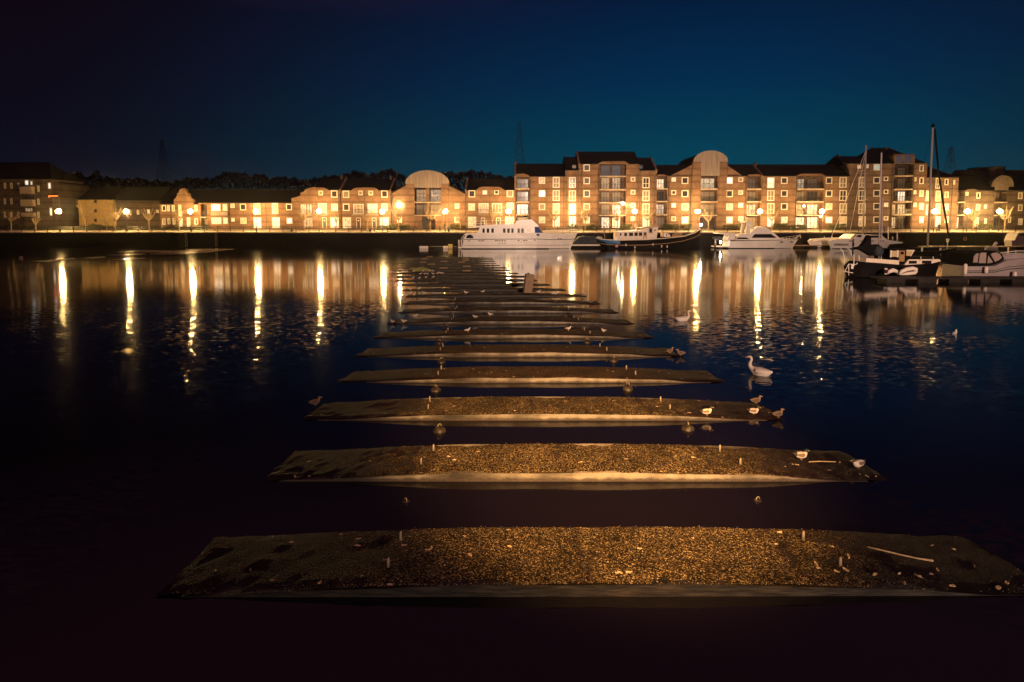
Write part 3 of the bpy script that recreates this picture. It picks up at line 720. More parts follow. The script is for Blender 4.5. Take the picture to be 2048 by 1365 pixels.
# ---- right hand tower block
B = Building('corner_apartments', 1697, 1738, 'dim brick flats with a teal lit attic window behind the sailing masts', wallmat='brick_dim')
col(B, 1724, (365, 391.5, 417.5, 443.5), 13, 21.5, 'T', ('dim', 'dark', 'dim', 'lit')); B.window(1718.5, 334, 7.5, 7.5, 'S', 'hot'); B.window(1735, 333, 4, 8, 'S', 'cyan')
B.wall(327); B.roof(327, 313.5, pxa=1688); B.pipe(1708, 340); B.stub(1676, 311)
B = Building('hipped_apartments', 1738, 1850, 'tall dim five storey brick block under a hipped roof, behind the catamaran mast', wallmat='brick_dim')
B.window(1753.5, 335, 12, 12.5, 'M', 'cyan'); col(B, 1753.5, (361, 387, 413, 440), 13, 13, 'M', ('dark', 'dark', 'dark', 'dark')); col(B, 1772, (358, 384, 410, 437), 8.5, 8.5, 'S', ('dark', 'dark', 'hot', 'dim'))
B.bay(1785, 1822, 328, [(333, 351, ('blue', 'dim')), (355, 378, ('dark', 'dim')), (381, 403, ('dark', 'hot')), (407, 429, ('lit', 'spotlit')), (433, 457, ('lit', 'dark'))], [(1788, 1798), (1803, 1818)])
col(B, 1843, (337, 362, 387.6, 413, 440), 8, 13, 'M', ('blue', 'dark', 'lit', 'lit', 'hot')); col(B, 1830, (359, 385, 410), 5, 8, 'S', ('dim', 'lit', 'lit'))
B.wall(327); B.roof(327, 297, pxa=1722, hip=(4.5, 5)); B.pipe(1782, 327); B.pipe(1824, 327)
b = MB(); b.box(B.X(1783.5), B.X(1823.5), B.Y - .15, B.Y + 4.5, B.Z(327.6), B.Z(309)); dm = b.build('dormer', M['brick_dim'], B.root, root=B.root)
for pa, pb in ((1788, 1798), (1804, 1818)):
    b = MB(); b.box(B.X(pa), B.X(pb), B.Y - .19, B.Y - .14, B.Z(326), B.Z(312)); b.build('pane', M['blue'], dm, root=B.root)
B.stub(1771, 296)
B = Building('lower_apartments', 1850, 1914, 'four storey dim brick flats with a tall pale stair window, right of the hipped block', wallmat='brick_dim')
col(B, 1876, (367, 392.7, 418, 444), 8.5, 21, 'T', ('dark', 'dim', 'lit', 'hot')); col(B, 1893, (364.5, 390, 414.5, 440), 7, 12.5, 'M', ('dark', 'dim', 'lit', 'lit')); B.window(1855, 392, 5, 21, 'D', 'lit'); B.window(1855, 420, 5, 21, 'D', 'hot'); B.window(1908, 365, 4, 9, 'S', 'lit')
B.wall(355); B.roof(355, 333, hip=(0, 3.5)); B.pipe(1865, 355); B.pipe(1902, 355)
B = Building('dim_houses', 1914, 1985, 'three storey dim brick houses with a recessed balcony at the far right', wallmat='brick_shaded', cat='house')
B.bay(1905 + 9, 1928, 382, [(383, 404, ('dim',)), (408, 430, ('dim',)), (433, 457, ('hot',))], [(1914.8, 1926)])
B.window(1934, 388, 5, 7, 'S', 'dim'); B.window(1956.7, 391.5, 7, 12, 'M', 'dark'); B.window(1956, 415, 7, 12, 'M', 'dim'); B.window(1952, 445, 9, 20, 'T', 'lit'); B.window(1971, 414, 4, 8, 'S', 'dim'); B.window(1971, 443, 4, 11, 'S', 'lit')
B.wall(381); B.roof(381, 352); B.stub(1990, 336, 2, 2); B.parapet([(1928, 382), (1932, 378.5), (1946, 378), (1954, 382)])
B = Building('small_arched_house', 1985, 2028, 'dim brick house with a small round gable at the right edge', wallmat='brick_shaded', cat='house')
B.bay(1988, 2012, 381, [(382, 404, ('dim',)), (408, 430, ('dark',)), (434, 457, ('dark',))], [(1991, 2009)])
B.window(2019, 440, 5, 12, 'S', 'dim'); B.wall(381); barrel(B, 2003, 352, 374, 20, 1988, 2014, 381, 11, 'clad_dim'); B.roof(383, 360)
B = Building('edge_houses', 2028, 2110, 'three storey dim brick house cut by the right edge of the photo', wallmat='brick_shaded', cat='house')
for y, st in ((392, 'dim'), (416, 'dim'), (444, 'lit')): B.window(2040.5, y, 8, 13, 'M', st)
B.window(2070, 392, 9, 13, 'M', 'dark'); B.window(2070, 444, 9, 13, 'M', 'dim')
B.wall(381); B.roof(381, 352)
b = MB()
B = Building('rear_block', 1935, 2120, 'dark unlit block whose long roof shows above the small arched house', Y=150, wallmat='brick_shaded', zg=3.8)
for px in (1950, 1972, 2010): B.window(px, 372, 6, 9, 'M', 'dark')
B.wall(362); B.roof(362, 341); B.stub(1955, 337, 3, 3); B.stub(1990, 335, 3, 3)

# ------------------------------------------------------------------ street lamps
LY = QY + 2.3
lamp0 = None
LAMPS = [(118, 'in front of the dark flats at far left'), (253, 'right of the ochre rendered block'), (381, 'in front of the small curved dutch gable'),
         (512, 'in the middle of the long two storey terrace'), (638, 'beside the half curved gable'), (765, 'at the right end of the paired town houses'),
         (891, 'just right of the big arched house balconies'), (1017, 'above the stern half of the white motor yacht'), (1145, 'above the bow of the white motor yacht'),
         (1269, 'above the deckhouse of the blue workboat'), (1395, 'just left of the tall round gable balconies'), (1519, 'above the flybridge cruiser'),
         (1643, 'between the cruiser and the catamaran'), (1868, 'beside the tall mast at right'), (1934, 'in front of the dim houses at far right'), (1998, 'in front of the small round gable at right edge')]
for px, where in LAMPS:
    p = at(px, 440, LY)
    lab = 'lit sodium street lamp ' + where
    if lamp0 is None:
        lamp0 = thing('street_lamp', (0, 0, 0), lab, 'street lamp', 'sodium lamps along the quay')
        b = MB(); b.tube([(0, 0, 0), (0, 0, .9), (0, 0, .95), (0, 0, 3.75)], [.10, .10, .06, .05], 8); b.build('pole', M['iron'], lamp0)
        b = MB(); b.tube([(0, 0, 3.72), (0, 0, 3.85), (0, 0, 3.9)], [.05, .20, .22], 10); b.build('collar', M['iron'], lamp0)
        b = MB(); b.ball((0, 0, 4.24), .41, 16, 12); b.build('globe', M['lamp'], lamp0, smooth=True)
        b = MB(); b.tube([(0, 0, 4.64), (0, 0, 4.70), (0, 0, 4.80)], [.20, .12, .02], 8); b.build('cap', M['iron'], lamp0)
        o = lamp0
    else:
        o = copy_tree(lamp0); o['label'] = lab
    o.location = (p.x, LY, QZ + .05)
wl0 = None
for px, py, mt, lab in ((798, 410.5, 'wall_lamp', 'bright bulkhead lamp on the left flank of the arched house'), (1246, 407.5, 'wall_lamp', 'bright lamp under a balcony of the tallest apartments'),
                    (1608, 412.5, 'wall_lamp', 'small balcony lamp on the long apartments, left of a street lamp'), (1642, 434, 'wall_lamp', 'low lamp below the street lamp by the catamaran bow'),
                    (1238, 425, 'wall_lamp', 'small lamp low on the tallest apartments above a bare tree')):
    p = at(px, py, FY - .35)
    w = thing('wall_lamp', (p.x, FY - .35, p.z), 'small ' + lab if not lab.startswith(('small', 'low', 'bright')) else lab, 'wall lamp', 'wall lamps on the apartment fronts')
    r = {798: .30, 1246: .24, 1608: .12, 1642: .16, 1238: .14}[px]
    b = MB(); b.ball((p.x, FY - .35, p.z), r, 10, 8); b.build('globe', M[mt], w, smooth=True, root=w)
    b = MB(); b.tube([(p.x, FY - .35 + r * .8, p.z), (p.x, FY + .02, p.z)], .05, 6); b.build('bracket', M['iron'], w, root=w)
# red illuminated sign on the flats
p = at(108, 392.5, 135.6)
sg = thing('neon_sign', (p.x, 135.5, p.z), 'small red lit strip sign on the corner of the dark flats, above the lamp', 'sign')
b = MB(); b.box(p.x - 1.25, p.x + 1.0, 135.55, 135.7, p.z - .3, p.z + .3); b.build('sign_board', M['iron'], sg, root=sg)
b = MB(); b.box(p.x - 1.15, p.x + .9, 135.49, 135.545, p.z - .12, p.z + .12); b.box(p.x - 1.15, p.x - .95, 135.49, 135.545, p.z - .28, p.z - .121); b.build('light_strip', M['red_led'], sg, root=sg)

# ------------------------------------------------------------------ bare pollarded trees
def tree_mesh(seed, name_parent, H=4.7):
    rnd = random.Random(seed)
    b = MB(); b.tube([(0, 0, -.1), (.02, 0, .9), (-.03, .02, 1.7), (.0, 0, 2.15)], [.15, .11, .10, .13], 8); b.build('trunk', M['bark'], name_parent, smooth=True)
    b = MB()
    for k in range(11):
        a = 2 * math.pi * k / 11 + rnd.uniform(-.3, .3)
        sp_, h = rnd.uniform(.5, 1.75), rnd.uniform(1.2, 2.3)
        pts = [Vector((0, 0, 2.0))]
        for q in (.35, .7, 1.0):
            pts.append(Vector((math.cos(a) * sp_ * q ** .8 + rnd.uniform(-.08, .08), math.sin(a) * sp_ * q ** .8 + rnd.uniform(-.08, .08), 2.05 + h * q ** 1.2)))
        b.tube(pts, [.07, .05, .036, .018], 5)
        for q in range(6):
            i = rnd.choice((1, 2, 2, 3)); s0 = pts[i]
            d = Vector((math.cos(a + rnd.uniform(-1.2, 1.2)) * .5, math.sin(a + rnd.uniform(-1.2, 1.2)) * .5, rnd.uniform(.3, 1.0)))
            d = d.normalized() * rnd.uniform(.4, .9)
            b.tube([s0, s0 + d * .6 + Vector((0, 0, .03)), s0 + d], [.026, .018, .010], 4)
    return b.build('crown', M['bark'], name_parent, smooth=True)
TREES = [(22, 'at the left edge before the dark flats'), (69, 'stubby, under the pale balconies of the dark flats'), (211, 'before the lower wall of the ochre block'), (231, 'between the ochre block and a street lamp'),
         (295, 'before the dark terrace, left of the curved gable house'), (356, 'at the foot of the small curved dutch gable'), (607, 'leaning beside the half curved gable house'), (671, 'in front of the narrow town house ground floor'),
         (735, 'between the two front doors of the paired town houses'), (797, 'under the wall lamp of the arched house'), (860, 'before the archway of the arched house'), (921, 'before the right flank of the arched house'),
         (985, 'behind the white yacht, before the wavy eave houses'), (1109, 'before the tall windows right of the yacht wheelhouse'), (1171, 'behind the gap between yacht and workboat'), (1235, 'below the glazed bay of the tallest apartments'),
         (1295, 'right of the workboat wheelhouse and its lamp'), (1359, 'left of the street lamp by the tall round gable'), (1418, 'right below the tall round gable'), (1950, 'right of the second last street lamp'), (2011, 'beside the last street lamp at right edge'), (1545, 'behind the cruiser, before a tall bright window'), (168, 'before the left edge of the ochre rendered block')]
protos = []
for k, (px, where) in enumerate(TREES):
    p = at(px, 440, QY + 4.0)
    lab = 'bare pollarded street tree ' + where
    if k < 5:
        o = thing('bare_tree', (0, 0, 0), lab, 'tree', 'pollarded trees along the promenade'); tree_mesh(100 + k, o); protos.append(o)
    else:
        o = copy_tree(protos[k % 5]); o['label'] = lab
    sc = {69: .75, 211: .7, 168: 1.25, 607: 1.05}.get(px, random.uniform(.85, 1.08))
    o.location = (p.x, QY + 4.0 + random.uniform(-.2, .6), QZ + .1); o.rotation_euler = (0, 0, random.uniform(0, 6.28)); o.scale = (sc, sc, sc * (1.12 if px != 69 else 1))
# hedges
def leaf_box(b, x0, x1, y0, y1, z0, z1, n, rnd, s=.16):
    for k in range(n):
        c = Vector((rnd.uniform(x0, x1), rnd.uniform(y0, y1), z0 + (z1 - z0) * rnd.random() ** .6))
        u = Vector((rnd.uniform(-1, 1), rnd.uniform(-1, 1), rnd.uniform(-1, 1))).normalized() * s * rnd.uniform(.5, 1.2)
        w = u.cross(Vector((rnd.uniform(-1, 1), rnd.uniform(-1, 1), rnd.uniform(-1, 1)))).normalized() * s * rnd.uniform(.4, .8)
        b.quad(c - u, c + w, c + u, c - w)
HEDGES = [(755, 783, 452, 'left of the round clipped bush'), (790, 818, 450, 'at the left foot of the arched house'), (900, 932, 450, 'at the right foot of the arched house'), (1135, 1157, 451, 'just right of the yacht bow'), (1165, 1192, 451, 'under a bare tree between yacht and workboat'),
          (1243, 1263, 450, 'behind the workboat deckhouse'), (1327, 1384, 450, 'behind the foredeck of the workboat, long and flat topped'), (1447, 1492, 450, 'right of the tall round gable'), (1547, 1575, 449, 'behind the cruiser cabin'), (1578, 1612, 451, 'behind the cruiser bow'), (1658, 1692, 450, 'behind the catamaran forestays'), (1958, 1985, 449, 'at the foot of the dim houses')]
for k, (a, c, pt, where) in enumerate(HEDGES):
    rnd = random.Random(k)
    pa, pc = at(a, pt, 128.4), at(c, pt, 128.4)
    hd = thing('hedge', ((pa.x + pc.x) / 2, 128.6, GZ - .1), 'dark clipped evergreen hedge ' + where, 'hedge', 'hedges below the facades')
    b = MB()
    x = pa.x
    while x < pc.x:
        w = rnd.uniform(.5, 1.1); h = pa.z - GZ + rnd.uniform(-.15, .2)
        leaf_box(b, x, min(x + w, pc.x), 128.1, 129.2, GZ - .15, GZ + max(.5, h), int(130 * w), rnd); x += w
    b.build('foliage', M['hedge'], hd, root=hd)
p = at(784, 452, 127.8)
hd = thing('round_bush', (p.x, 127.8, GZ - .3), 'round clipped bush left of the arched house, beside the paired town houses', 'bush')
b = MB(); rnd = random.Random(77)
for k in range(420):
    v = Vector((rnd.gauss(0, 1), rnd.gauss(0, 1), rnd.gauss(0, 1))).normalized() * .72 * rnd.uniform(.8, 1)
    c = Vector((p.x, 127.8, GZ + .35)) + v; u = Vector((rnd.uniform(-1, 1), rnd.uniform(-1, 1), rnd.uniform(-1, 1))).normalized() * .12; w = u.cross(v).normalized() * .09
    b.quad(c - u, c + w, c + u, c - w)
b.build('foliage', M['hedge'], hd, root=hd)
# dark planted bank in front of the left buildings
bank = MB(); rnd = random.Random(5)
xs_ = [-118 + k * 1.2 for k in range(45)]
for k in range(len(xs_) - 1):
    h0 = .55 + .35 * math.sin(k * .35) + .2 * math.sin(k * .9); h1 = .55 + .35 * math.sin((k + 1) * .35) + .2 * math.sin((k + 1) * .9)
    bank.quad((xs_[k], 128.2, GZ - .15), (xs_[k + 1], 128.2, GZ - .15), (xs_[k + 1], 130.5, GZ + h1), (xs_[k], 130.5, GZ + h0))
    bank.quad((xs_[k], 130.5, GZ + h0), (xs_[k + 1], 130.5, GZ + h1), (xs_[k + 1], 135.5, GZ), (xs_[k], 135.5, GZ))
    leaf_box(bank, xs_[k], xs_[k + 1], 128.6, 131.5, GZ, GZ + h0 + .25, 26, rnd)
struct(bank.build('grass_bank', M['grass']))
# bins
b0 = None
for px, lab in ((583, 'dark litter bin on the quay, at the right end of the long terrace'), (740, 'short dark litter bin on the quay before the paired town houses'), (897, 'dark litter bin on the quay right of the arched house lamp')):
    p = at(px, 450, QY + 1.8)
    if b0 is None:
        b0 = o = thing('litter_bin', (0, 0, 0), lab, 'bin', 'litter bins on the quay')
        b = MB(); b.tube([(0, 0, 0), (0, 0, .05), (0, 0, .85), (0, 0, .9)], [.2, .24, .26, .25], 10); b.build('body', M['iron'], o)
        b = MB(); b.tube([(0, 0, .95), (0, 0, 1.08), (0, 0, 1.12)], [.27, .22, .05], 10); b.build('lid', M['iron'], o)
    else: o = copy_tree(b0); o['label'] = lab
    o.location = (p.x, QY + 1.8, QZ + .12); o.scale = (1, 1, .6 if px == 740 else 1)
# people on the quay
def person(px, lab, mt, lean):
    p = at(px, 450, QY + 1.9)
    o = thing('person', (p.x, QY + 1.9, QZ + .12), lab, 'person')
    V = [(0, 0, .92), (0, 0, 1.12), (.0, .0, 1.38), (0, 0, 1.52), (0, -.02, 1.63), (0, -.02, 1.72),
         (-.10, 0, .86), (-.12, -.03, .48), (-.13, .02, .07), (-.13, -.10, .03), (.10, 0, .86), (.13, .02, .48), (.14, .04, .07), (.14, -.08, .03),
         (-.19, 0, 1.40), (-.25, .02, 1.12), (-.24, -.06, .86), (.19, 0, 1.40), (.25, .03, 1.12), (.22, -.08, .88)]
    E = [(0, 1), (1, 2), (2, 3), (3, 4), (4, 5), (0, 6), (6, 7), (7, 8), (8, 9), (0, 10), (10, 11), (11, 12), (12, 13), (2, 14), (14, 15), (15, 16), (2, 17), (17, 18), (18, 19)]
    Rr = [.15, .15, .17, .065, .095, .08, .10, .07, .05, .04, .10, .07, .05, .04, .075, .055, .04, .075, .055, .04]
    me = bpy.data.meshes.new('body'); me.from_pydata(V, E, [])
    ob = bpy.data.objects.new('body', me); COL.objects.link(ob); ob.parent = o
    ob.modifiers.new('skin', 'SKIN'); me.skin_vertices.new() if not me.skin_vertices else None
    for i, r in enumerate(Rr): me.skin_vertices[0].data[i].radius = (r, r * .8)
    me.skin_vertices[0].data[0].use_root = True
    s = ob.modifiers.new('sub', 'SUBSURF'); s.levels = s.render_levels = 1
    me.materials.append(mt)
    b = MB(); b.ball((0, .0, 1.72), .105, 8, 6, (1, 1.05, .8)); h = b.build('hair', M['iron'], o, smooth=True)
    return o
M['coat'] = mat('dark_coat', (.03, .022, .025), .9)
person(889.5, 'person in dark clothes standing on the quay by the lamp right of the arched house', M['coat'], 0)
person(1878.5, 'person in dark clothes standing on the quay beside the tall mast at right', M['coat'], 0)
# lifebuoy on the wall
p = at(1930, 478, QY - .12)
lb = thing('lifebuoy', (p.x, QY - .14, p.z), 'pale ring lifebuoy hung on the black quay wall at right', 'lifebuoy')
M['buoy_red'] = mat('buoy_red', (.45, .14, .09), .5)
b = MB(); b.tube([(p.x + .3 * math.cos(a * math.pi / 12), QY - .14, p.z + .3 * math.sin(a * math.pi / 12)) for a in range(25)], .07, 6, cap=False); b.build('ring', M['buoy_red'], lb, smooth=True, root=lb)
b = MB(); b.box(p.x - .04, p.x + .04, QY - .1, QY + .02, p.z + .2, p.z + .55); b.build('hook', M['iron'], lb, root=lb)

# ------------------------------------------------------------------ pylons and far wood
def pylon(px, Y, py_top, py_low, w_low_px, lab, arms):
    c = at(px, py_low, Y); zt = at(px, py_top, Y).z; k = Y / F
    zl = c.z; wl, wt = w_low_px * k / 2, 1.6 * k
    z0 = 4.0; w0 = wl + (wl - wt) * (zl - z0) / (zt - zl)
    o = thing('lattice_pylon', (c.x, Y, z0), lab, 'pylon', 'pylons on the skyline')
    r = .15 * Y / 400
    def P(sx, sy, z): 
        f = (z - z0) / (zt - z0); w = w0 + (wt - w0) * f
        return (c.x + sx * w, Y + sy * w, z)
    b = MB()
    for sx in (-1, 1):
        for sy in (-1, 1): b.tube([P(sx, sy, z0), P(sx, sy, zt)], [r, r * .7], 4)
    nz = 11; zs = [z0 + (zt - z0) * (1 - (1 - i / nz) ** 1.0) for i in range(nz + 1)]
    for i in range(nz):
        for f_ in ((-1, -1, 1, -1), (-1, 1, 1, 1), (-1, -1, -1, 1), (1, -1, 1, 1)):
            b.tube([P(f_[0], f_[1], zs[i]), P(f_[2], f_[3], zs[i + 1])], r * .5, 3); b.tube([P(f_[2], f_[3], zs[i]), P(f_[0], f_[1], zs[i + 1])], r * .5, 3)
            b.tube([P(f_[0], f_[1], zs[i + 1]), P(f_[2], f_[3], zs[i + 1])], r * .5, 3)
    b.build('tower', M['steel'], o, root=o)
    for f_, w in arms:
        z = zt - (zt - zl) * f_
        b = MB(); b.tube([(c.x - w * k, Y, z), (c.x, Y, z + 1.2 * k * 3), (c.x + w * k, Y, z)], r * .8, 4); b.tube([(c.x - w * k, Y, z), (c.x + w * k, Y, z)], r * .7, 4)
        b.build('cross_arm', M['steel'], o, root=o)
pylon(1038.5, 420, 246, 328, 19, 'dark lattice pylon rising behind the four storey flats near the centre', [(.06, 3), (.22, 3.4), (.42, 3.8)])
pylon(328, 480, 280, 366, 23, 'faint lattice pylon above the trees behind the curved gable house at left', [(.06, 4), (.2, 4), ])
pylon(1900, 520, 294, 340, 15, 'lattice pylon with cross arms behind the roofs at right', [(.10, 9), (.34, 10), (.6, 9)])
b = MB(); rnd = random.Random(11)
sky_ = [(60, 360), (100, 354), (125, 365), (145, 345), (165, 349), (175, 361), (192, 343), (205, 355), (225, 357), (250, 363), (283, 355), (300, 365), (340, 365), (360, 361), (395, 359), (430, 357), (447, 349), (465, 346), (490, 347), (503, 357), (524, 349), (540, 359), (560, 353), (575, 359), (600, 360), (640, 358), (685, 350), (710, 345), (735, 350), (770, 342), (790, 345), (815, 356), (870, 350), (895, 344), (915, 350), (945, 340), (965, 345), (985, 352), (1005, 353), (1025, 354)]
for i in range(len(sky_) - 1):
    (xa, ya), (xb, yb) = sky_[i], sky_[i + 1]
    n = int((xb - xa) * 26)
    for q in range(n):
        f = rnd.random(); px = xa + (xb - xa) * f; py = ya + (yb - ya) * f - 5 + rnd.uniform(-1, 2) + abs(math.sin(px * .16)) * 4 + abs(math.sin(px * .047 + 1)) * 4
        Y = rnd.uniform(172, 215); p = at(px, py, Y)
        z = p.z - (p.z - 5) * rnd.random() ** 1.6
        c = Vector((p.x, Y, z)); s = rnd.uniform(.25, .9)
        u = Vector((rnd.uniform(-1, 1), rnd.uniform(-1, 1), rnd.uniform(.1, 1.4))).normalized() * s; w = Vector((rnd.uniform(-1, 1), rnd.uniform(-1, 1), rnd.uniform(-1, 1))).normalized() * s * .45
        b.quad(c - u, c + w, c + u, c - w)
# stems
for q in range(150):
    px = rnd.uniform(60, 1025); Y = rnd.uniform(175, 212); p = at(px, 380, Y)
    b.tube([(p.x, Y, 3.5), (p.x + rnd.uniform(-.5, .5), Y, 3.5 + rnd.uniform(5, 9))], [.3, .1], 4)
tag(b.build('woodland', M['twig_dark']), 'dark line of bare trees behind the roofs on the left half', 'trees', kind='stuff')

# ------------------------------------------------------------------ boats
M['white_hull'] = noise_mat('white_gelcoat', (.74, .66, .60), (.80, .72, .66), .8, .35, spec=.5)
M['dim_hull'] = noise_mat('dimmed_gelcoat', (.26, .21, .21), (.32, .26, .26), .8, .4, spec=.5)  # white gelcoat darkened: dimmer light towards the right edge put into the colour
M['black_hull'] = noise_mat('dark_hull_paint', (.004, .003, .004), (.008, .006, .007), 1.2, .7, spec=.06)
M['blue_hull'] = mat('blue_hull_paint', (.01, .10, .24), .45)
M['boot'] = mat('boot_top', (.012, .010, .012), .6)
M['glass'] = mat('boat_glass', (.015, .013, .016), .12)
M['pale_glass'] = mat('lit_boat_glass', (.35, .25, .14), .3, emit=(1., .55, .22), es=.10)
M['blue_cloth'] = mat('blue_tarpaulin', (.02, .05, .22), .8)
M['dark_cloth'] = noise_mat('dark_canvas', (.004, .0035, .0045), (.008, .007, .009), 3, .95, spec=.04)
M['cover'] = noise_mat('grey_blue_cover', (.018, .022, .028), (.03, .036, .044), 1.5, .8)
M['alu'] = mat('mast_alloy', (.27, .225, .235), .45)
M['steel_rail'] = mat('stainless', (.7, .64, .58), .35)
M['cream'] = noise_mat('cream_paint', (.62, .50, .40), (.70, .57, .46), 2, .5)
M['wet_deck'] = noise_mat('wet_decking', (.010, .007, .007), (.024, .018, .016), 3, .6, spec=.2)
M['wood'] = noise_mat('weathered_timber', (.12, .075, .045), (.24, .16, .10), 4, .85, stretch=(6, 6, .8), bump=.4)
M['tan'] = mat('varnished_trim', (.28, .15, .06), .5)
M['fender'] = mat('white_fender', (.70, .58, .50), .5)
M['pink'] = mat('pink_buoy', (.60, .28, .22), .5)
M['black_text'] = mat('black_lettering', (.02, .018, .02), .5)

def hull(st, yc, draft=.5, flare=.5):
    """stations: (x deck, z deck, half beam deck, x waterline, half beam waterline)"""
    b = MB(); rows = []
    for (xd, zd, hd, xw, hw) in st:
        r = []
        for sgn in (-1, 1):
            r.append([(xd, yc + sgn * hd, zd), (xd * .5 + xw * .5, yc + sgn * (hd * flare + hw * (1 - flare)), zd * .5), (xw, yc + sgn * hw, 0.02), (xw, yc + sgn * hw * .6, -draft)])
        rows.append(r[0] + r[1][::-1])
    i0 = len(b.v)
    for r in rows: b.v += r
    n = 8
    for k in range(len(rows) - 1):
        for q in range(n):
            w = (q + 1) % n
            b.f.append((i0 + k * n + q, i0 + k * n + w, i0 + (k + 1) * n + w, i0 + (k + 1) * n + q))
    b.f.append(tuple(i0 + q for q in range(n))); b.f.append(tuple(i0 + (len(rows) - 1) * n + q for q in range(n)))
    return b
class Boat:
    def __init__(s, name, pxc, Yn, beam, label, cat='boat'):
        s.Yn, s.yc, s.hb = Yn, Yn + beam / 2, beam / 2
        s.root = thing(name, (at(pxc, 480, Yn).x, s.yc, 0), label, cat)
    def P(s, px, py, Y=None):
        p = at(px, py, s.Yn if Y is None else Y); return (p.x, p.z)
    def C(s, px, py): return s.P(px, py, s.yc)
    def prism(s, name, pts, y0, y1, mt, parent=None, smooth=False, bevel=0):
        b = MB(); b.prism([s.P(*p) for p in pts], s.yc + y0, s.yc + y1)
        return b.build(name, M[mt], parent or s.root, root=s.root, bevel=bevel)
    def quadwin(s, px, py, w, h, y, mt, parent, name='window', d=.05):
        a, c = s.P(px - w / 2, py - h / 2), s.P(px + w / 2, py + h / 2)
        b = MB(); b.box(a[0], c[0], s.yc + y - d, s.yc + y + .03, c[1], a[1]); return b.build(name, M[mt], parent, root=s.root)
    def line(s, name, pts, r, mt, parent=None, n=5):
        b = MB(); b.tube(pts, r, n); return b.build(name, M[mt], parent or s.root, root=s.root, smooth=True)
    def rail(s, name, pts, posts, y, r, mt, h_px=8):
        """rail of bow or stern: points in px along the top, posts down h_px; both sides in one mesh joined by the tubes"""
        b = MB(); q = [(*s.P(*p),) for p in pts]
        b.tube([(x, s.yc + y, z) for x, z in q], r, 4)
        k = (q[-1][0] - q[0][0])
        dz = h_px * s.Yn / F
        for i in range(posts):
            f = i / (posts - 1) * (len(q) - 1); j = min(int(f), len(q) - 2); g = f - j
            x = q[j][0] * (1 - g) + q[j + 1][0] * g; z = q[j][1] * (1 - g) + q[j + 1][1] * g
            b.tube([(x, s.yc + y, z), (x, s.yc + y, z - dz)], r * .9, 4)
        b.tube([(x, s.yc + y, z - dz * .5) for x, z in q], r * .7, 4)
        return b.build(name, M[mt], s.root, root=s.root)

# ---- white motor yacht
Bt = Boat('motor_yacht', 1037, 114.6, 5.2, 'big white motor yacht with a blue windscreen cover moored along the quay', 'yacht')
px_ = lambda a, c: Bt.P(a, c)
st = []
for a, c, hd, w, hw in ((930.5, 467.5, 2.35, 922.5, 2.2), (950, 467.4, 2.5, 946, 2.35), (985, 467, 2.6, 985, 2.5), (1030, 466.5, 2.6, 1030, 2.5), (1075, 466.2, 2.5, 1072, 2.25), (1105, 468.5, 2.1, 1100, 1.6), (1132, 468.5, 1.4, 1122, .8), (1148, 468, .7, 1134, .3), (1157.5, 467.2, .08, 1141, .04)):
    p = px_(a, c); st.append((p[0], p[1], hd, px_(w, 497)[0], hw))
h = hull(st, Bt.yc).build('hull', M['white_hull'], Bt.root, root=Bt.root)
st2 = [(s[3] - .02, .16, s[4] + .02, s[3] - .02, s[4] + .02) for s in st]
hull(st2, Bt.yc, .3).build('boot_stripe', M['boot'], h, root=Bt.root)
# rubbing strake follows the hull side
def strake(Bt, st, fz, r, mt, parent, name='strake'):
    for sg in (-1,):
        pts = []
        for i, (xd, zd, hd, xw, hw) in enumerate(st):
            f = fz if not callable(fz) else fz(i)
            x = xw + (xd - xw) * f; hb = hw + (hd - hw) * f
            pts.append((x, Bt.yc + sg * (hb + r * .3), zd * f))
        b = MB(); b.tube(pts, r, 5); b.build(name, M[mt], parent, root=Bt.root)
strake(Bt, st, .62, .06, 'boot', h); strake(Bt, st, .24, .035, 'boot', h)
for px, py, w in ((958, 482, 2.6), (962.3, 482, 2.6), (966.5, 482, 2.6), (991.5, 482, 3), (995.5, 482, 3), (1000, 482, 3), (1005, 482, 3), (1010, 482, 3), (1037, 481.5, 3), (1048, 481.3, 3), (1053, 481.2, 3), (1069.5, 481, 3), (999, 487, 1.6), (1004.5, 487, 1.6), (1010, 487, 1.6), (938, 482, 2)):
    Bt.quadwin(px, py, w, 1.9, -Bt.hb + .02, 'glass', h, 'porthole', .12)
for px in (1118, 1122.5): 
    a = Bt.P(px, 478.3); b = MB(); b.box(a[0] - .14, a[0] + .14, Bt.yc - 1.72, Bt.yc - 1.2, a[1] - .1, a[1] + .1); b.build('porthole', M['glass'], h, root=Bt.root)
cab = Bt.prism('cabin', [(954, 467.5), (959.5, 455), (1031, 454), (1075, 453), (1086, 467)], -2.15, 2.15, 'white_hull')
Bt.prism('cabin_roof', [(946, 453.3), (970.8, 450.4), (1031, 448.3), (1077, 452), (1077, 454), (1031, 455.2), (947, 455.4)], -2.45, 2.45, 'white_hull', cab)
Bt.prism('flybridge', [(1030, 449.5), (1033.3, 442), (1041.5, 440), (1064, 439.4), (1078, 452.6), (1031, 453)], -1.9, 1.9, 'white_hull')
Bt.prism('screen_cover', [(1069.5, 454.5), (1075.5, 454), (1086.5, 466.3), (1070, 466.3)], -2.22, 2.22, 'blue_cloth', cab)
for px, w in ((967, 4.6), (975.8, 5), (985, 5), (1008.5, 5), (1017, 5), (1025, 4.6), (1037.5, 4.2), (1045, 5), ):
    Bt.quadwin(px, 461.8, w, 8.6, -2.16, 'glass', cab)
Bt.quadwin(1058, 461, 8, 7, -2.16, 'pale_glass', cab); Bt.quadwin(1062, 467.4, 11, 2.2, -2.3, 'glass', cab, 'name_board'); Bt.quadwin(1076, 470, 5.5, 4.5, -2.52, 'blue_cloth', h, 'hatch_cover')
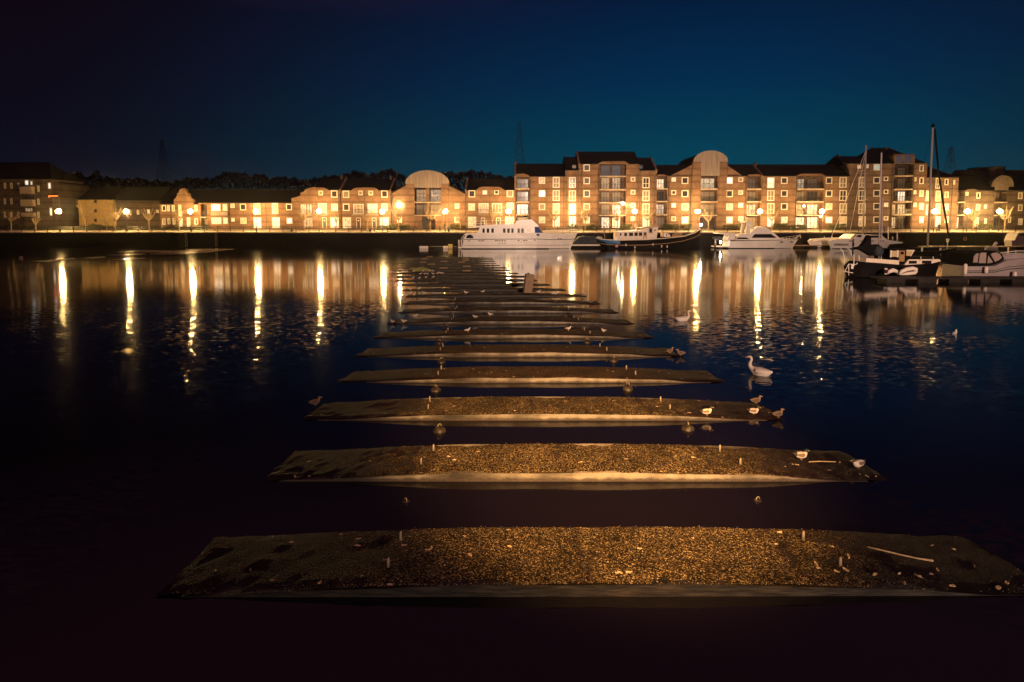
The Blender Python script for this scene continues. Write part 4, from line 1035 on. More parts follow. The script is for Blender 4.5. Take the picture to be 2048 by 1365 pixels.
Bt.rail('bow_rail', [(1090, 462.5), (1110, 461), (1130, 460.5), (1157, 459)], 14, -1.5, .05, 'steel_rail', 8)
Bt.rail('bow_rail', [(1090, 462.5), (1110, 461), (1130, 460.5), (1157, 459)], 14, 1.5, .05, 'steel_rail', 8)
Bt.rail('roof_rail', [(948, 443), (985, 442), (1030, 442.5)], 7, -2.3, .03, 'steel_rail', 9)
Bt.rail('stern_rail', [(922, 478), (930, 468)], 3, -2.2, .05, 'steel_rail', 10)
a = Bt.C(1051, 439.5); Bt.line('radar_mast', [(a[0], Bt.yc, a[1]), (a[0], Bt.yc, a[1] + .55)], .10, 'alu'); b = MB(); b.ball((a[0], Bt.yc, a[1] + .6), .42, 10, 6, (1, 1, .35)); b.build('radar', M['dark_cloth'], Bt.root, root=Bt.root, smooth=True)
a, c = Bt.C(1028, 449), Bt.C(1018, 430); Bt.line('flag_staff', [(a[0], Bt.yc, a[1]), (c[0], Bt.yc, c[1])], .04, 'steel_rail')
b = MB(); a = Bt.P(916, 497); c = Bt.P(923, 495); b.box(a[0], c[0] + .3, Bt.yc - 2.1, Bt.yc + 2.1, .12, .30); b.build('swim_platform', M['white_hull'], Bt.root, root=Bt.root)
for px in (917.5, 922.5):
    a = Bt.P(px, 480); b = MB(); b.tube([(a[0], Bt.yc - 2.3, .35), (a[0], Bt.yc - 2.3, 1.75)], .14, 8); b.build('fender', M['fender'], Bt.root, root=Bt.root, smooth=True)
a = Bt.P(939.5, 477); b = MB(); b.prism([(a[0] + .7 * math.cos(R(t_)), a[1] + .7 * math.sin(R(t_))) for t_ in range(0, 181, 20)], Bt.yc - 2.46, Bt.yc - 2.2); b.build('vent', M['glass'], h, root=Bt.root)

# ---- blue workboat
Bt = Boat('workboat', 1302, 115.2, 4.8, 'old dark hulled workboat with a blue stern, cream deckhouse and raked wheelhouse')
st = []
for a, c, hd, w, hw in ((1194.6, 476.8, .9, 1209, .5), (1202, 478.7, 1.6, 1212, 1.1), (1212, 480, 2.0, 1218, 1.7), (1240, 481, 2.35, 1242, 2.2), (1290, 479.8, 2.4, 1290, 2.3), (1332, 477, 2.3, 1331, 2.1), (1370, 473, 1.9, 1366, 1.4), (1394, 466.5, 1.0, 1388, .6), (1408.5, 458.8, .12, 1405, .08)):
    p = Bt.P(a, c); st.append((p[0], p[1], hd, Bt.P(w, 497)[0], hw))
h = hull(st, Bt.yc, .6).build('hull', M['black_hull'], Bt.root, root=Bt.root)
strake(Bt, st, lambda i: [.52, .5, .47, .42, .42, .5, .62, .70, .72][i], .07, 'tan', h)
strake(Bt, st, 1.0, .09, 'cream', h, 'gunwale')
# blue painted stern quarter: a shell just outside the dark plates
sb = [(xd - .02, zd - .02, hd + .02, xd + (xw - xd) * .5, hw + (hd - hw) * .5 + .02) for xd, zd, hd, xw, hw in st[:4]]
b = MB()
for sg in (-1, 1):
    for k in range(3):
        p, q = sb[k], sb[k + 1]
        b.quad((p[0], Bt.yc + sg * p[2], p[1]), (q[0], Bt.yc + sg * q[2], q[1]), (q[3], Bt.yc + sg * (q[4] + .015), q[1] * .56), (p[3], Bt.yc + sg * (p[4] + .015), p[1] * .56))
p = sb[0]; b.quad((p[0], Bt.yc - p[2], p[1]), (p[0], Bt.yc + p[2], p[1]), (p[3] - .02, Bt.yc + p[4], p[1] * .56), (p[3] - .02, Bt.yc - p[4], p[1] * .56))
b.build('stern_panel', M['blue_hull'], h, root=Bt.root)
cab = Bt.prism('deckhouse', [(1234, 482), (1234.5, 464), (1290, 462), (1290, 482)], -1.75, 1.75, 'cream')
Bt.prism('deckhouse_roof', [(1232.5, 463.5), (1290, 461), (1290, 462.6), (1232.5, 465)], -1.95, 1.95, 'white_hull', cab)
wh = Bt.prism('wheelhouse', [(1287, 482), (1288, 455.5), (1318.5, 453.5), (1314.5, 480)], -1.7, 1.7, 'cream')
Bt.prism('wheelhouse_roof', [(1282, 456.2), (1322, 451), (1323, 453.2), (1282, 457.8)], -1.95, 1.95, 'tan', wh)
for px, py, w, hh in ((1242.5, 469.5, 3, 5), (1252.5, 469.5, 5.5, 6.5), (1263.5, 469.3, 8, 7), (1273.6, 469, 6.5, 7), (1282.3, 468.8, 6.5, 7)): Bt.quadwin(px, py, w, hh, -1.76, 'glass', cab)
Bt.quadwin(1302.8, 461.5, 7.5, 11, -1.72, 'tan', wh, 'window_frame'); Bt.quadwin(1302.8, 461.5, 4, 7, -1.78, 'glass', wh); Bt.quadwin(1311.5, 461, 2.5, 2.5, -1.74, 'glass', wh, 'porthole')
d = Bt.quadwin(1291.5, 472.3, 6.5, 15, -1.76, 'tan', wh, 'door', .06); Bt.quadwin(1291.5, 468, 3.4, 4.5, -1.84, 'glass', d, 'door_window'); Bt.quadwin(1291.5, 476.5, 3.4, 4.5, -1.84, 'cream', d, 'door_panel')
a = Bt.C(1272.5, 461); Bt.line('funnel', [(a[0], Bt.yc, a[1] - .3), (a[0], Bt.yc, a[1] + 1.1)], .17, 'cream', n=8)
a = Bt.C(1209.5, 480); c = Bt.C(1208.5, 454); Bt.line('aft_mast', [(a[0], Bt.yc, a[1]), (c[0], Bt.yc, c[1])], .10, 'wood', n=6)
a = Bt.C(1305.5, 453); c = Bt.C(1305.5, 441); Bt.line('aerial', [(a[0], Bt.yc, a[1]), (c[0], Bt.yc, c[1])], .05, 'alu')
b = MB(); a = Bt.P(1330, 474.5); r = Bt.P(1344.5, 474.5)[0] - a[0]; b.prism([(a[0], a[1])] + [(a[0] + r * math.cos(R(t_)), a[1] + .75 * math.sin(R(t_)) * 1.1) for t_ in range(0, 91, 15)], Bt.yc - 1.2, Bt.yc + 1.2); o = b.build('companion_hood', M['cream'], Bt.root, root=Bt.root)
b = MB(); b.ball((a[0] + .55, Bt.yc - 1.2, a[1] + .35), .2, 10, 6, (1, .2, 1)); b.build('porthole', M['glass'], o, root=Bt.root)
Bt.rail('stern_rail', [(1197, 474), (1206, 475.5)], 3, -1.0, .04, 'steel_rail', 4)
Bt.quadwin(1231.5, 478, 5, 6, -1.9, 'white_hull', Bt.root, 'locker', .5)
b = MB(); a = Bt.P(1362, 471.5); b.box(a[0] - .9, a[0] + .8, Bt.yc - .6, Bt.yc + .6, a[1] - .6, a[1] + .1); b.tube([(a[0] - .9, Bt.yc, a[1] + .1), (a[0] + .2, Bt.yc, a[1] + .35), (a[0] + .9, Bt.yc, a[1] + .2)], .14, 6); b.build('windlass', M['tan'], Bt.root, root=Bt.root)
a = Bt.P(1233, 492.5); b = MB(); b.ball((a[0], Bt.yc - 2.52, a[1]), .30, 12, 8); b.build('mooring_ball', M['pink'], Bt.root, root=Bt.root, smooth=True)
for px, py in ((1251.5, 490.3), (1269.5, 495), (1305.5, 489.5), (1323, 493), (1334, 493.5)):
    a = Bt.P(px, py); b = MB(); b.tube([(a[0], Bt.yc - 2.55, a[1] - .24), (a[0], Bt.yc - 2.55, a[1] - .16), (a[0], Bt.yc - 2.55, a[1] + .16), (a[0], Bt.yc - 2.55, a[1] + .24)], [.05, .12, .12, .04], 8); b.build('fender', M['fender'], Bt.root, root=Bt.root, smooth=True)
# lamp on a short mast beyond its bow
p = at(1402, 450, QY + .8)
w = thing('bow_lamp', (p.x, QY + .8, QZ), 'white lamp on a short post on the quay above the workboat bow', 'lamp')
b = MB(); b.ball((p.x, QY + .8, p.z), .24, 10, 8); b.build('globe', M['white_lamp'], w, root=w, smooth=True)
b = MB(); b.tube([(p.x, QY + .8, QZ), (p.x, QY + .8, p.z - .2)], .05, 6); b.build('post', M['iron'], w, root=w)

# ---- covered barge between yacht and workboat
Bt = Boat('covered_barge', 1178, 117.8, 3.4, 'low barge under a dark grey blue tarpaulin between yacht and workboat')
Bt.prism('tarpaulin', [(1143, 490), (1158, 475), (1170, 472.5), (1202, 476), (1210, 488)], -1.6, 1.6, 'cover')
Bt.prism('deck_edge', [(1140, 492), (1140, 489.5), (1212, 489.5), (1212, 492)], -1.75, 1.75, 'cream')
Bt.prism('hull', [(1141, 498.5), (1140.5, 492.1), (1211, 492.1), (1210, 498.5)], -1.65, 1.65, 'black_hull')

# ---- flybridge cruiser
Bt = Boat('flybridge_cruiser', 1530, 116.4, 4.4, 'white flybridge cruiser with dark wraparound windows and a radar arch')
st = []
for a, c, hd, w, hw in ((1461.5, 482, 2.0, 1458, 1.95), (1480, 481.7, 2.15, 1480, 2.05), (1520, 481, 2.2, 1520, 2.05), (1555, 480.2, 2.0, 1552, 1.6), (1580, 479.5, 1.4, 1573, .8), (1597, 479, .7, 1586, .3), (1607.5, 478.5, .06, 1592.5, .04)):
    p = Bt.P(a, c); st.append((p[0], p[1], hd, Bt.P(w, 497)[0], hw))
h = hull(st, Bt.yc).build('hull', M['white_hull'], Bt.root, root=Bt.root)
hull([(s[3] - .02, .14, s[4] + .02, s[3] - .02, s[4] + .02) for s in st], Bt.yc, .3).build('boot_stripe', M['boot'], h, root=Bt.root)
strake(Bt, st, .97, .06, 'boot', h)
cab = Bt.prism('cabin', [(1472, 481), (1479, 469.5), (1505, 467), (1512, 465), (1549, 465.5), (1562, 477), (1575, 478.5), (1575, 481)], -1.75, 1.75, 'white_hull')
Bt.prism('window', [(1505, 476.3), (1511, 468.7), (1544, 468.7), (1555.5, 476.3)], -1.80, 1.80, 'glass', cab)
Bt.prism('window', [(1474, 479), (1478, 475.5), (1494, 475.5), (1501, 479)], -1.80, 1.80, 'glass', cab)
fb = Bt.prism('flybridge', [(1504, 466.8), (1513, 457.6), (1538, 457), (1549, 465.6)], -1.55, 1.55, 'white_hull')
Bt.prism('fly_screen', [(1516, 457.8), (1519, 454.5), (1536, 454.5), (1539, 457.4)], -1.2, 1.2, 'white_hull', fb)
for y_ in (-1.5, 1.35): Bt.prism('radar_arch', [(1494, 468), (1497, 447), (1494.5, 445), (1503.5, 443.5), (1512, 459), (1506, 460), (1501, 449.5), (1503.5, 467)], y_, y_ + .16, 'white_hull')
Bt.prism('arch_top', [(1494.5, 445.6), (1495, 443.4), (1503, 441.8), (1504, 444)], -1.5, 1.5, 'white_hull')
Bt.prism('canopy', [(1439, 467.8), (1440, 466.4), (1472, 467.5), (1474, 469.5), (1460, 470)], -1.6, 1.6, 'fender')
for px in (1456, 1471):
    a, c = Bt.P(px, 469), Bt.P(px + 2, 482); Bt.line('canopy_pole', [(a[0], Bt.yc - 1.6, a[1]), (c[0], Bt.yc - 1.6, c[1])], .05, 'steel_rail')
Bt.prism('cockpit_cover', [(1458, 481), (1462, 470.2), (1474, 469.8), (1472, 480)], -1.5, 1.5, 'fender')
a = Bt.P(1436, 493); c = Bt.P(1459, 493); b = MB(); b.box(a[0], c[0], Bt.yc - 1.9, Bt.yc + 1.9, .25, .42); b.build('swim_platform', M['white_hull'], Bt.root, root=Bt.root)
a = Bt.P(1444, 478); b = MB(); b.ball((a[0], Bt.yc + .5, a[1]), .8, 12, 8, (1.2, 1.0, .55)); b.build('covered_tender', M['cover'], Bt.root, root=Bt.root, smooth=True)
Bt.rail('bow_rail', [(1566, 476.5), (1585, 474), (1607, 470.5)], 7, -1.0, .03, 'steel_rail', 7)
Bt.line('anchor_roller', [(Bt.P(1600, 478)[0], Bt.yc, Bt.P(1600, 478)[1]), (Bt.P(1611, 471)[0], Bt.yc, Bt.P(1611, 471)[1]), (Bt.P(1612.5, 476)[0], Bt.yc, Bt.P(1612.5, 476)[1])], .07, 'steel_rail')
for px in (1564, 1588): Bt.quadwin(px, 484.7, 4, 2, -Bt.hb + (.28 if px == 1564 else 1.15), 'glass', h, 'porthole', .35)
a = Bt.P(1442, 484.7); b = MB(); b.ball((a[0], Bt.yc - 1.9, a[1]), .17, 10, 8); b.build('stern_lamp', M['white_lamp'], Bt.root, root=Bt.root, smooth=True)
Bt.line('lamp_post', [(a[0], Bt.yc - 1.8, .3), (a[0], Bt.yc - 1.8, a[1] - .1)], .05, 'steel_rail')
p = at(1430, 497, 116.2)
o = thing('white_pile', (p.x, 116.2, -1), 'white mooring post standing in the water left of the flybridge cruiser stern', 'post')
b = MB(); b.tube([(p.x, 116.2, -1), (p.x, 116.2, .6)], .15, 8); b.build('shaft', M['boot'], o, root=o); b = MB(); b.tube([(p.x, 116.2, .6), (p.x, 116.2, 1.85), (p.x, 116.2, 1.92)], [.16, .16, .06], 10); b.build('sleeve', M['fender'], o, root=o, smooth=True)

# ---- catamaran STARLIGHT
Bt = Boat('catamaran', 1735, 114.8, 6.0, 'white sailing catamaran lettered STARLIGHT with a tall bare mast')
def cat_hull(yc, dx, name):
    st = []
    for a, c, hd, w, hw in ((1660, 484.6, .05, 1669, .05), (1667, 480, .45, 1674, .30), (1690, 478.5, .85, 1692, .65), (1715, 477.5, 1.0, 1715, .8), (1745, 478, 1.0, 1745, .8), (1770, 482, .9, 1762, .7), (1783, 488, .6, 1775, .5)):
        p = Bt.P(a + dx, c); st.append((p[0], p[1], hd, Bt.P(w + dx, 497)[0], hw))
    h = hull(st, yc, .4).build(name, M['white_hull'], Bt.root, root=Bt.root)
    hull([(s[3] - .02, .14, s[4] + .02, s[3] - .02, s[4] + .02) for s in st], yc, .25).build('boot_stripe', M['boot'], h, root=Bt.root)
    return h
h1 = cat_hull(Bt.yc - 2.0, 0, 'hull'); h2 = cat_hull(Bt.yc + 2.2, -18.5, 'hull')
deck = Bt.prism('bridge_deck', [(1686, 484.5), (1686, 477.6), (1706, 477.2), (1783, 481), (1809, 485), (1808, 487), (1783, 489)], -2.6, 2.6, 'white_hull')
Bt.prism('coachroof', [(1705, 478), (1716.5, 469), (1734, 469), (1737, 471.2), (1768, 470.6), (1777, 477), (1784, 482)], -2.0, 2.0, 'white_hull')
Bt.prism('window', [(1711, 474.8), (1716.5, 470.2), (1719, 470.2), (1714, 474.8)], -2.04, 2.04, 'glass'); Bt.prism('window', [(1718, 474.8), (1722, 470.6), (1730, 470.6), (1727.5, 475.5)], -2.04, 2.04, 'glass')
Bt.prism('window', [(1737, 476.3), (1744, 471.8), (1766, 471.6), (1770, 476.3)], -2.04, 2.04, 'glass')
for px in (1702, 1723.5, 1744, 1764): Bt.quadwin(px, 482.5, 7, 1.6, -3.0 + .06, 'glass', h1, 'porthole', .14)
mx_ = Bt.C(1726, 470); mt_ = Bt.C(1732.5, 291)
Bt.line('mast', [(mx_[0], Bt.yc, mx_[1]), ((mx_[0] + mt_[0]) / 2, Bt.yc, (mx_[1] + mt_[1]) / 2), (mt_[0], Bt.yc, mt_[1])], [.17, .16, .13] if False else .15, 'alu', n=8)
a, c = Bt.C(1729, 463.5), Bt.C(1785, 456.5); Bt.line('boom', [(a[0], Bt.yc, a[1]), (c[0], Bt.yc, c[1])], .10, 'alu', n=6)
for q in ((1663, 474, 0), (1683, 476.5, -2.5), (1706, 478, -2.8)):
    if q[0] == 1706: continue
    a = Bt.C(q[0], q[1]); Bt.line('forestay', [(a[0], Bt.yc + q[2], a[1]), (mt_[0], Bt.yc, mt_[1] - 1.0)], .045, 'steel_rail', n=4)
a, c = Bt.C(1727, 341), Bt.C(1722, 342); b = MB(); b.ball((c[0], Bt.yc, c[1]), .3, 8, 6, (1, 1, .5)); b.tube([(c[0], Bt.yc, c[1]), (a[0] + .4, Bt.yc, a[1])], .05, 5); b.build('radar', M['alu'], Bt.root, root=Bt.root)
for y_ in (348, 400): a = Bt.C(1728, y_); Bt.line('spreader', [(a[0] - .8, Bt.yc - .2, a[1]), (a[0] + .8, Bt.yc + .2, a[1] + .1)], .04, 'alu', n=4)
for px, pt, pb in ((1786.5, 454, 480), (1804.5, 461, 483)):
    a, c = Bt.P(px, pt), Bt.P(px, pb); Bt.line('davit', [(a[0], Bt.yc - 1.5, a[1]), (c[0], Bt.yc - 1.5, c[1])], .08, 'steel_rail')
for px, pt, pb in ((1652.5, 474, 484), (1667.8, 473, 479), (1790, 474, 480), (1799.5, 474, 480)):
    a, c = Bt.P(px, pt), Bt.P(px, pb); Bt.line('stanchion', [(a[0], Bt.yc - 2.3, a[1]), (c[0], Bt.yc - 2.3, c[1])], .09, 'steel_rail')
b = MB(); a, c = Bt.P(1651, 483.5), Bt.P(1666, 480.5); b.tube([(a[0], Bt.yc + 2, a[1]), (c[0], Bt.yc - 2, c[1])], .12, 6); b.build('cross_beam', M['white_hull'], Bt.root, root=Bt.root)
a = Bt.P(1706.5, 489); b = MB(); b.tube([(a[0], Bt.yc - 3.05, a[1] - .35), (a[0], Bt.yc - 3.05, a[1] - .25), (a[0], Bt.yc - 3.05, a[1] + .25), (a[0], Bt.yc - 3.05, a[1] + .35)], [.05, .14, .14, .04], 8); b.build('fender', M['boot'], Bt.root, root=Bt.root)
fc = bpy.data.curves.new('boat_name', 'FONT'); fc.body = 'STARLIGHT'; fc.size = .52; fc.extrude = .01; fc.shear = .25; fc.offset = .012
fo = bpy.data.objects.new('boat_name_curve', fc); COL.objects.link(fo); fo.rotation_euler = (R(90), 0, 0)
bpy.context.view_layer.update()
me = bpy.data.meshes.new_from_object(fo.evaluated_get(bpy.context.evaluated_depsgraph_get()))
me.transform(Matrix.Rotation(R(90), 4, 'X')); bpy.data.objects.remove(fo)
xs__ = [v.co.x for v in me.vertices]; a, c = Bt.P(1670, 491.6), Bt.P(1698, 487.8)
sx_ = (c[0] - a[0]) / (max(xs__) - min(xs__))
for v in me.vertices:
    x = a[0] + (v.co.x - min(xs__)) * sx_
    z = a[1] + v.co.z * 1.0
    f = (x - a[0]) / (c[0] - a[0])
    v.co = (x - Bt.root.location.x, -2.0 - (.62 + .22 * f) - .16 + v.co.y, z)
me.materials.append(M['black_text']); o = bpy.data.objects.new('boat_name', me); COL.objects.link(o); o.parent = h1

# ---- dark sailing boat with the tallest mast (behind)
Bt = Boat('sailing_yacht', 1868, 84, 3.2, 'dark hulled sailing boat with the tallest mast, mostly hidden behind the near barge')
st = []
for a, c, hd, w, hw in ((1800, 505, .9, 1804, .8), (1830, 504, 1.4, 1832, 1.2), (1870, 503, 1.5, 1870, 1.3), (1905, 500, 1.0, 1900, .6), (1928, 496, .06, 1918, .04)):
    p = Bt.P(a, c); st.append((p[0], p[1], hd, Bt.P(w, 515)[0], hw))
h = hull(st, Bt.yc).build('hull', M['black_hull'], Bt.root, root=Bt.root)
Bt.prism('coachroof', [(1838, 504), (1842, 497), (1885, 496), (1895, 502)], -.9, .9, 'dark_cloth')
a, c = Bt.C(1855, 498), Bt.C(1866, 252); Bt.line('mast', [(a[0], Bt.yc, a[1]), (c[0], Bt.yc, c[1])], .12, 'alu', n=8)
b = MB(); b.ball((c[0], Bt.yc, c[1]), .30, 8, 6, (.8, .8, 1)); b.tube([(c[0], Bt.yc, c[1]), (c[0] - .1, Bt.yc, c[1] + .5)], .03, 4); b.build('masthead', M['dark_cloth'], Bt.root, root=Bt.root)
d = Bt.C(1900, 490); Bt.line('backstay', [(c[0] + .25, Bt.yc, c[1] - .4), (Bt.C(1877, 345)[0], Bt.yc, Bt.C(1877, 345)[1]), (d[0], Bt.yc, d[1])], .13, 'dark_cloth')
d = Bt.C(1800, 503); Bt.line('shroud', [(c[0], Bt.yc, c[1] - .4), (d[0], Bt.yc, d[1])], .015, 'dark_cloth', n=4)
for y_ in (357, 369, 378): a = Bt.C(1861, y_); Bt.line('spreader', [(a[0] - .55, Bt.yc - .2, a[1]), (a[0] + .1, Bt.yc + .1, a[1])], .03, 'alu', n=4)
for px, py in ((1850, 497), (1887, 498)):
    a = Bt.P(px, py); b = MB(); b.tube([(a[0], Bt.yc - 1.0, a[1] - .9), (a[0], Bt.yc - 1.0, a[1] + .1)], .11, 8); b.build('stanchion', M['fender'], Bt.root, root=Bt.root)
a = Bt.P(1905.5, 482); b = MB(); b.tube([(a[0], Bt.yc - .6, a[1] - .25), (a[0], Bt.yc - .6, a[1] + .25)], [.13, .2], 8); b.tube([(a[0], Bt.yc - .6, a[1] - 1.2), (a[0], Bt.yc - .6, a[1] - .25)], .04, 5); b.build('lantern', M['fender'], Bt.root, root=Bt.root)

# ---- near dark motor sailer with dinghy
Bt = Boat('motor_sailer', 1815, 54.5, 3.2, 'black motor sailer with cream cabin band and dark furled sail, nearest boat on the right', 'boat')
st = []
for a, c, hd, w, hw in ((1715, 537, .7, 1719, .6), (1733, 525, 1.25, 1728, 1.05), (1762, 529, 1.5, 1762, 1.3), (1816, 531, 1.6, 1816, 1.4), (1850, 529, 1.45, 1848, 1.1), (1885, 522.5, .9, 1876, .5), (1909, 513.5, .06, 1893, .04)):
    p = Bt.P(a, c); st.append((p[0], p[1], hd, Bt.P(w, 556)[0], hw))
h = hull(st, Bt.yc, .5).build('hull', M['black_hull'], Bt.root, root=Bt.root)
Bt.prism('bulwark_band', [(1733, 524.5), (1735, 517), (1800, 521.5), (1800, 530)], -1.46, 1.3, 'cream')
cab = Bt.prism('cabin', [(1813, 531), (1822, 519.5), (1830, 518.5), (1882, 518), (1887, 523), (1870, 527.5)], -1.3, 1.3, 'cream')
Bt.prism('cabin_roof', [(1818, 519.5), (1826, 515), (1880, 515.5), (1886, 519)], -1.4, 1.4, 'dark_cloth', cab)
Bt.quadwin(1829.5, 525.3, 15, 6, -1.31, 'glass', cab); Bt.quadwin(1857.5, 525, 18, 6, -1.31, 'glass', cab)
wh = Bt.prism('wheelhouse', [(1783, 530), (1786, 498), (1835, 500), (1823, 520), (1815, 530)], -1.15, 1.15, 'dark_cloth')
Bt.quadwin(1793.8, 508.5, 12.5, 12, -1.17, 'pale_glass', wh); Bt.quadwin(1787, 508.5, 2, 14, -1.2, 'fender', wh, 'pillar'); Bt.quadwin(1800.8, 508.5, 2, 14, -1.2, 'fender', wh, 'pillar')
d = Bt.quadwin(1809, 513, 10, 22, -1.2, 'tan', wh, 'door', .05); Bt.quadwin(1809, 507, 6, 6, -1.26, 'glass', d, 'door_window')
Bt.prism('window', [(1818, 512.5), (1819, 502), (1832.5, 502), (1827.5, 512.5)], -1.22, 1.22, 'pale_glass', wh); Bt.prism('window_bar', [(1818, 502.3), (1818, 500.8), (1834.5, 500.8), (1827, 513.5), (1825.8, 513.5), (1832, 502.3)], -1.26, -1.23, 'fender', wh)
Bt.prism('furled_sail', [(1726, 497.5), (1740, 495), (1748, 485), (1756, 471), (1759.5, 472), (1760, 492), (1775, 490), (1786, 499), (1783, 513), (1760, 514), (1742, 503)], -.35, .35, 'dark_cloth', bevel=.1)
b = MB(); a = Bt.P(1774, 504); b.ball((a[0], Bt.yc - .35, a[1]), .45, 10, 7, (1.0, .8, 1.15)); b.build('spray_cover', M['cover'], Bt.root, root=Bt.root, smooth=True)
a, c = Bt.C(1757.5, 522), Bt.C(1763, 306); Bt.line('mast', [(a[0], Bt.yc, a[1]), (c[0], Bt.yc, c[1])], .065, 'alu', n=8)
a, c = Bt.C(1756.5, 522), Bt.C(1760, 398); Bt.line('furling_spar', [(a[0] + .12, Bt.yc - .25, a[1]), (c[0] + .12, Bt.yc - .2, c[1])], .045, 'alu', n=6)
for px, pt, pb in ((1708.5, 530, 553), (1719, 510, 544), (1725.5, 527, 546), (1729.5, 512, 524)): 
    a, c = Bt.P(px, pt), Bt.P(px, pb); Bt.line('rail_post', [(a[0], Bt.yc - .7, a[1]), (c[0], Bt.yc - .7, c[1])], .04, 'steel_rail')
b = MB(); b.tube([(*Bt.P(1700, 499), 0)[:1] + (Bt.yc, Bt.P(1700, 499)[1]), (Bt.P(1705, 505)[0], Bt.yc, Bt.P(1705, 505)[1]), (Bt.P(1708, 516)[0], Bt.yc, Bt.P(1708, 516)[1]), (Bt.P(1708, 530)[0], Bt.yc, Bt.P(1708, 530)[1])], .035, 5); b.build('davit', M['steel_rail'], Bt.root, root=Bt.root)
b = MB(); b.tube([(Bt.P(1720, 498)[0], Bt.yc + .5, Bt.P(1720, 498)[1]), (Bt.P(1727, 504)[0], Bt.yc + .5, Bt.P(1727, 504)[1]), (Bt.P(1730, 516)[0], Bt.yc + .5, Bt.P(1730, 516)[1])], .03, 5); b.build('davit', M['steel_rail'], Bt.root, root=Bt.root)
b = MB(); b.tube([(Bt.P(1701, 545)[0], Bt.yc - .7, Bt.P(1701, 545)[1]), (Bt.P(1708, 530)[0], Bt.yc - .7, Bt.P(1708, 530)[1]), (Bt.P(1733, 531)[0], Bt.yc - .7, Bt.P(1733, 531)[1])], .035, 5); b.tube([(Bt.P(1701, 545)[0], Bt.yc - .7, Bt.P(1701, 545)[1]), (Bt.P(1717, 548)[0], Bt.yc - .7, Bt.P(1717, 548)[1])], .04, 5); b.build('stern_frame', M['steel_rail'], Bt.root, root=Bt.root)
Bt.quadwin(1715, 535, 4, 9, -.75, 'fender', Bt.root, 'stern_board')
for px in (1764.5, 1844, 1868.5):
    a, c = Bt.P(px, 515.5 if px < 1800 else 514), Bt.P(px, 527 if px < 1800 else 521); Bt.line('stanchion', [(a[0], Bt.yc - 1.45, a[1]), (c[0], Bt.yc - 1.45, c[1])], .035, 'fender')
a = Bt.P(1770.5, 543); b = MB(); b.tube([(a[0], Bt.yc - 1.66, a[1] - .30), (a[0], Bt.yc - 1.66, a[1] - .26), (a[0], Bt.yc - 1.66, a[1] + .26), (a[0], Bt.yc - 1.66, a[1] + .30)], [.07, .135, .135, .07], 10); b.build('fender', M['fender'], Bt.root, root=Bt.root, smooth=True)
# dinghy hung on its side
Dg = Boat('inflatable_dinghy', 1808, 52.6, .6, 'pale grey inflatable dinghy lying against the side of the black motor sailer', 'dinghy')
def tub(name, pts, r, mt):
    b = MB(); b.tube([(Dg.P(*p)[0], Dg.yc + y, Dg.P(*p)[1]) for p, y in pts], r, 10); return b.build(name, M[mt], Dg.root, root=Dg.root, smooth=True)
tub('tube', [((1779, 549), 0), ((1783, 544), 0), ((1790, 541.5), -.02), ((1797, 543.5), 0), ((1799, 547), 0)], [.05, .17, .19, .15, .05], 'fender')
tub('tube', [((1801, 550), -.1), ((1806, 544), -.1), ((1816, 539.5), -.1), ((1828, 537.5), -.1), ((1835, 539.5), -.1), ((1836, 545), -.1)], [.05, .16, .18, .18, .17, .08], 'fender')
tub('tube', [((1803, 550), -.15), ((1818, 548), -.15), ((1832, 546.5), -.15), ((1836, 543), -.15)], [.05, .15, .15, .10], 'fender')
Dg.prism('floor_panel', [(1797, 550), (1796, 541), (1812, 540), (1834, 541), (1834, 547), (1806, 551)], -.05, .05, 'cover')

# ---- right cruiser
Bt = Boat('sports_cruiser', 1995, 54.0, 3.4, 'white sports cruiser with a dark canopy with clear panels, cut by the right edge')
st = []
for a, c, hd, w, hw in ((1936, 534, 1.45, 1932, 1.4), (1960, 533.5, 1.6, 1960, 1.5), (1990, 532.5, 1.7, 1992, 1.5), (2015, 521, 1.7, 2025, 1.4), (2060, 517, 1.5, 2070, 1.0), (2100, 515, .9, 2100, .5), (2135, 513, .06, 2118, .04)):
    p = Bt.P(a, c); st.append((p[0], p[1], hd, Bt.P(w, 556)[0], hw))
h = hull(st, Bt.yc, .5).build('hull', M['dim_hull'], Bt.root, root=Bt.root)
strake(Bt, st, .52, .04, 'boot', h); strake(Bt, st, .64, .03, 'boot', h)
Bt.prism('canopy', [(1942, 533.5), (1948, 522), (1952, 508), (1965, 503), (1995, 502), (2009, 508), (2014, 519), (2005, 526), (1986, 532.5)], -1.45, 1.45, 'dark_cloth', bevel=.06)
M['clear_panel'] = mat('clear_panel', (.30, .22, .20), .25)
for pts in ([(1950, 526), (1951.5, 514), (1956, 508.5), (1961, 507), (1959, 525.5)], [(1961.5, 527), (1963.5, 507.5), (1968, 506), (1976.5, 506), (1975.5, 527)], [(1978.5, 527.5), (1980.5, 511.5), (1990, 525.5)], [(1985.5, 509.5), (1990, 507), (1997, 505.8), (2003, 508.5), (2008, 515.5), (2003, 520.5), (1994, 524.5)]):
    Bt.prism('canopy_window', pts, -1.49, -1.44, 'clear_panel')
Bt.prism('foredeck', [(2008, 522), (2014, 513), (2045, 509), (2090, 511), (2128, 513.6), (2090, 516)], -1.1, 1.1, 'dim_hull')
a = Bt.P(2003, 536); b = MB()
for px, py, s in ((1926.5, 538, 1.3), (1968, 540, .8), (2025, 551, 1.0)):
    a = Bt.P(px, py); b = MB(); b.tube([(a[0], Bt.yc - 1.95, a[1] - .36 * s), (a[0], Bt.yc - 1.95, a[1] - .3 * s), (a[0], Bt.yc - 1.95, a[1] + .3 * s), (a[0], Bt.yc - 1.95, a[1] + .36 * s)], [.08, .15, .15, .08], 10); b.build('fender', M['fender'], Bt.root, root=Bt.root, smooth=True)
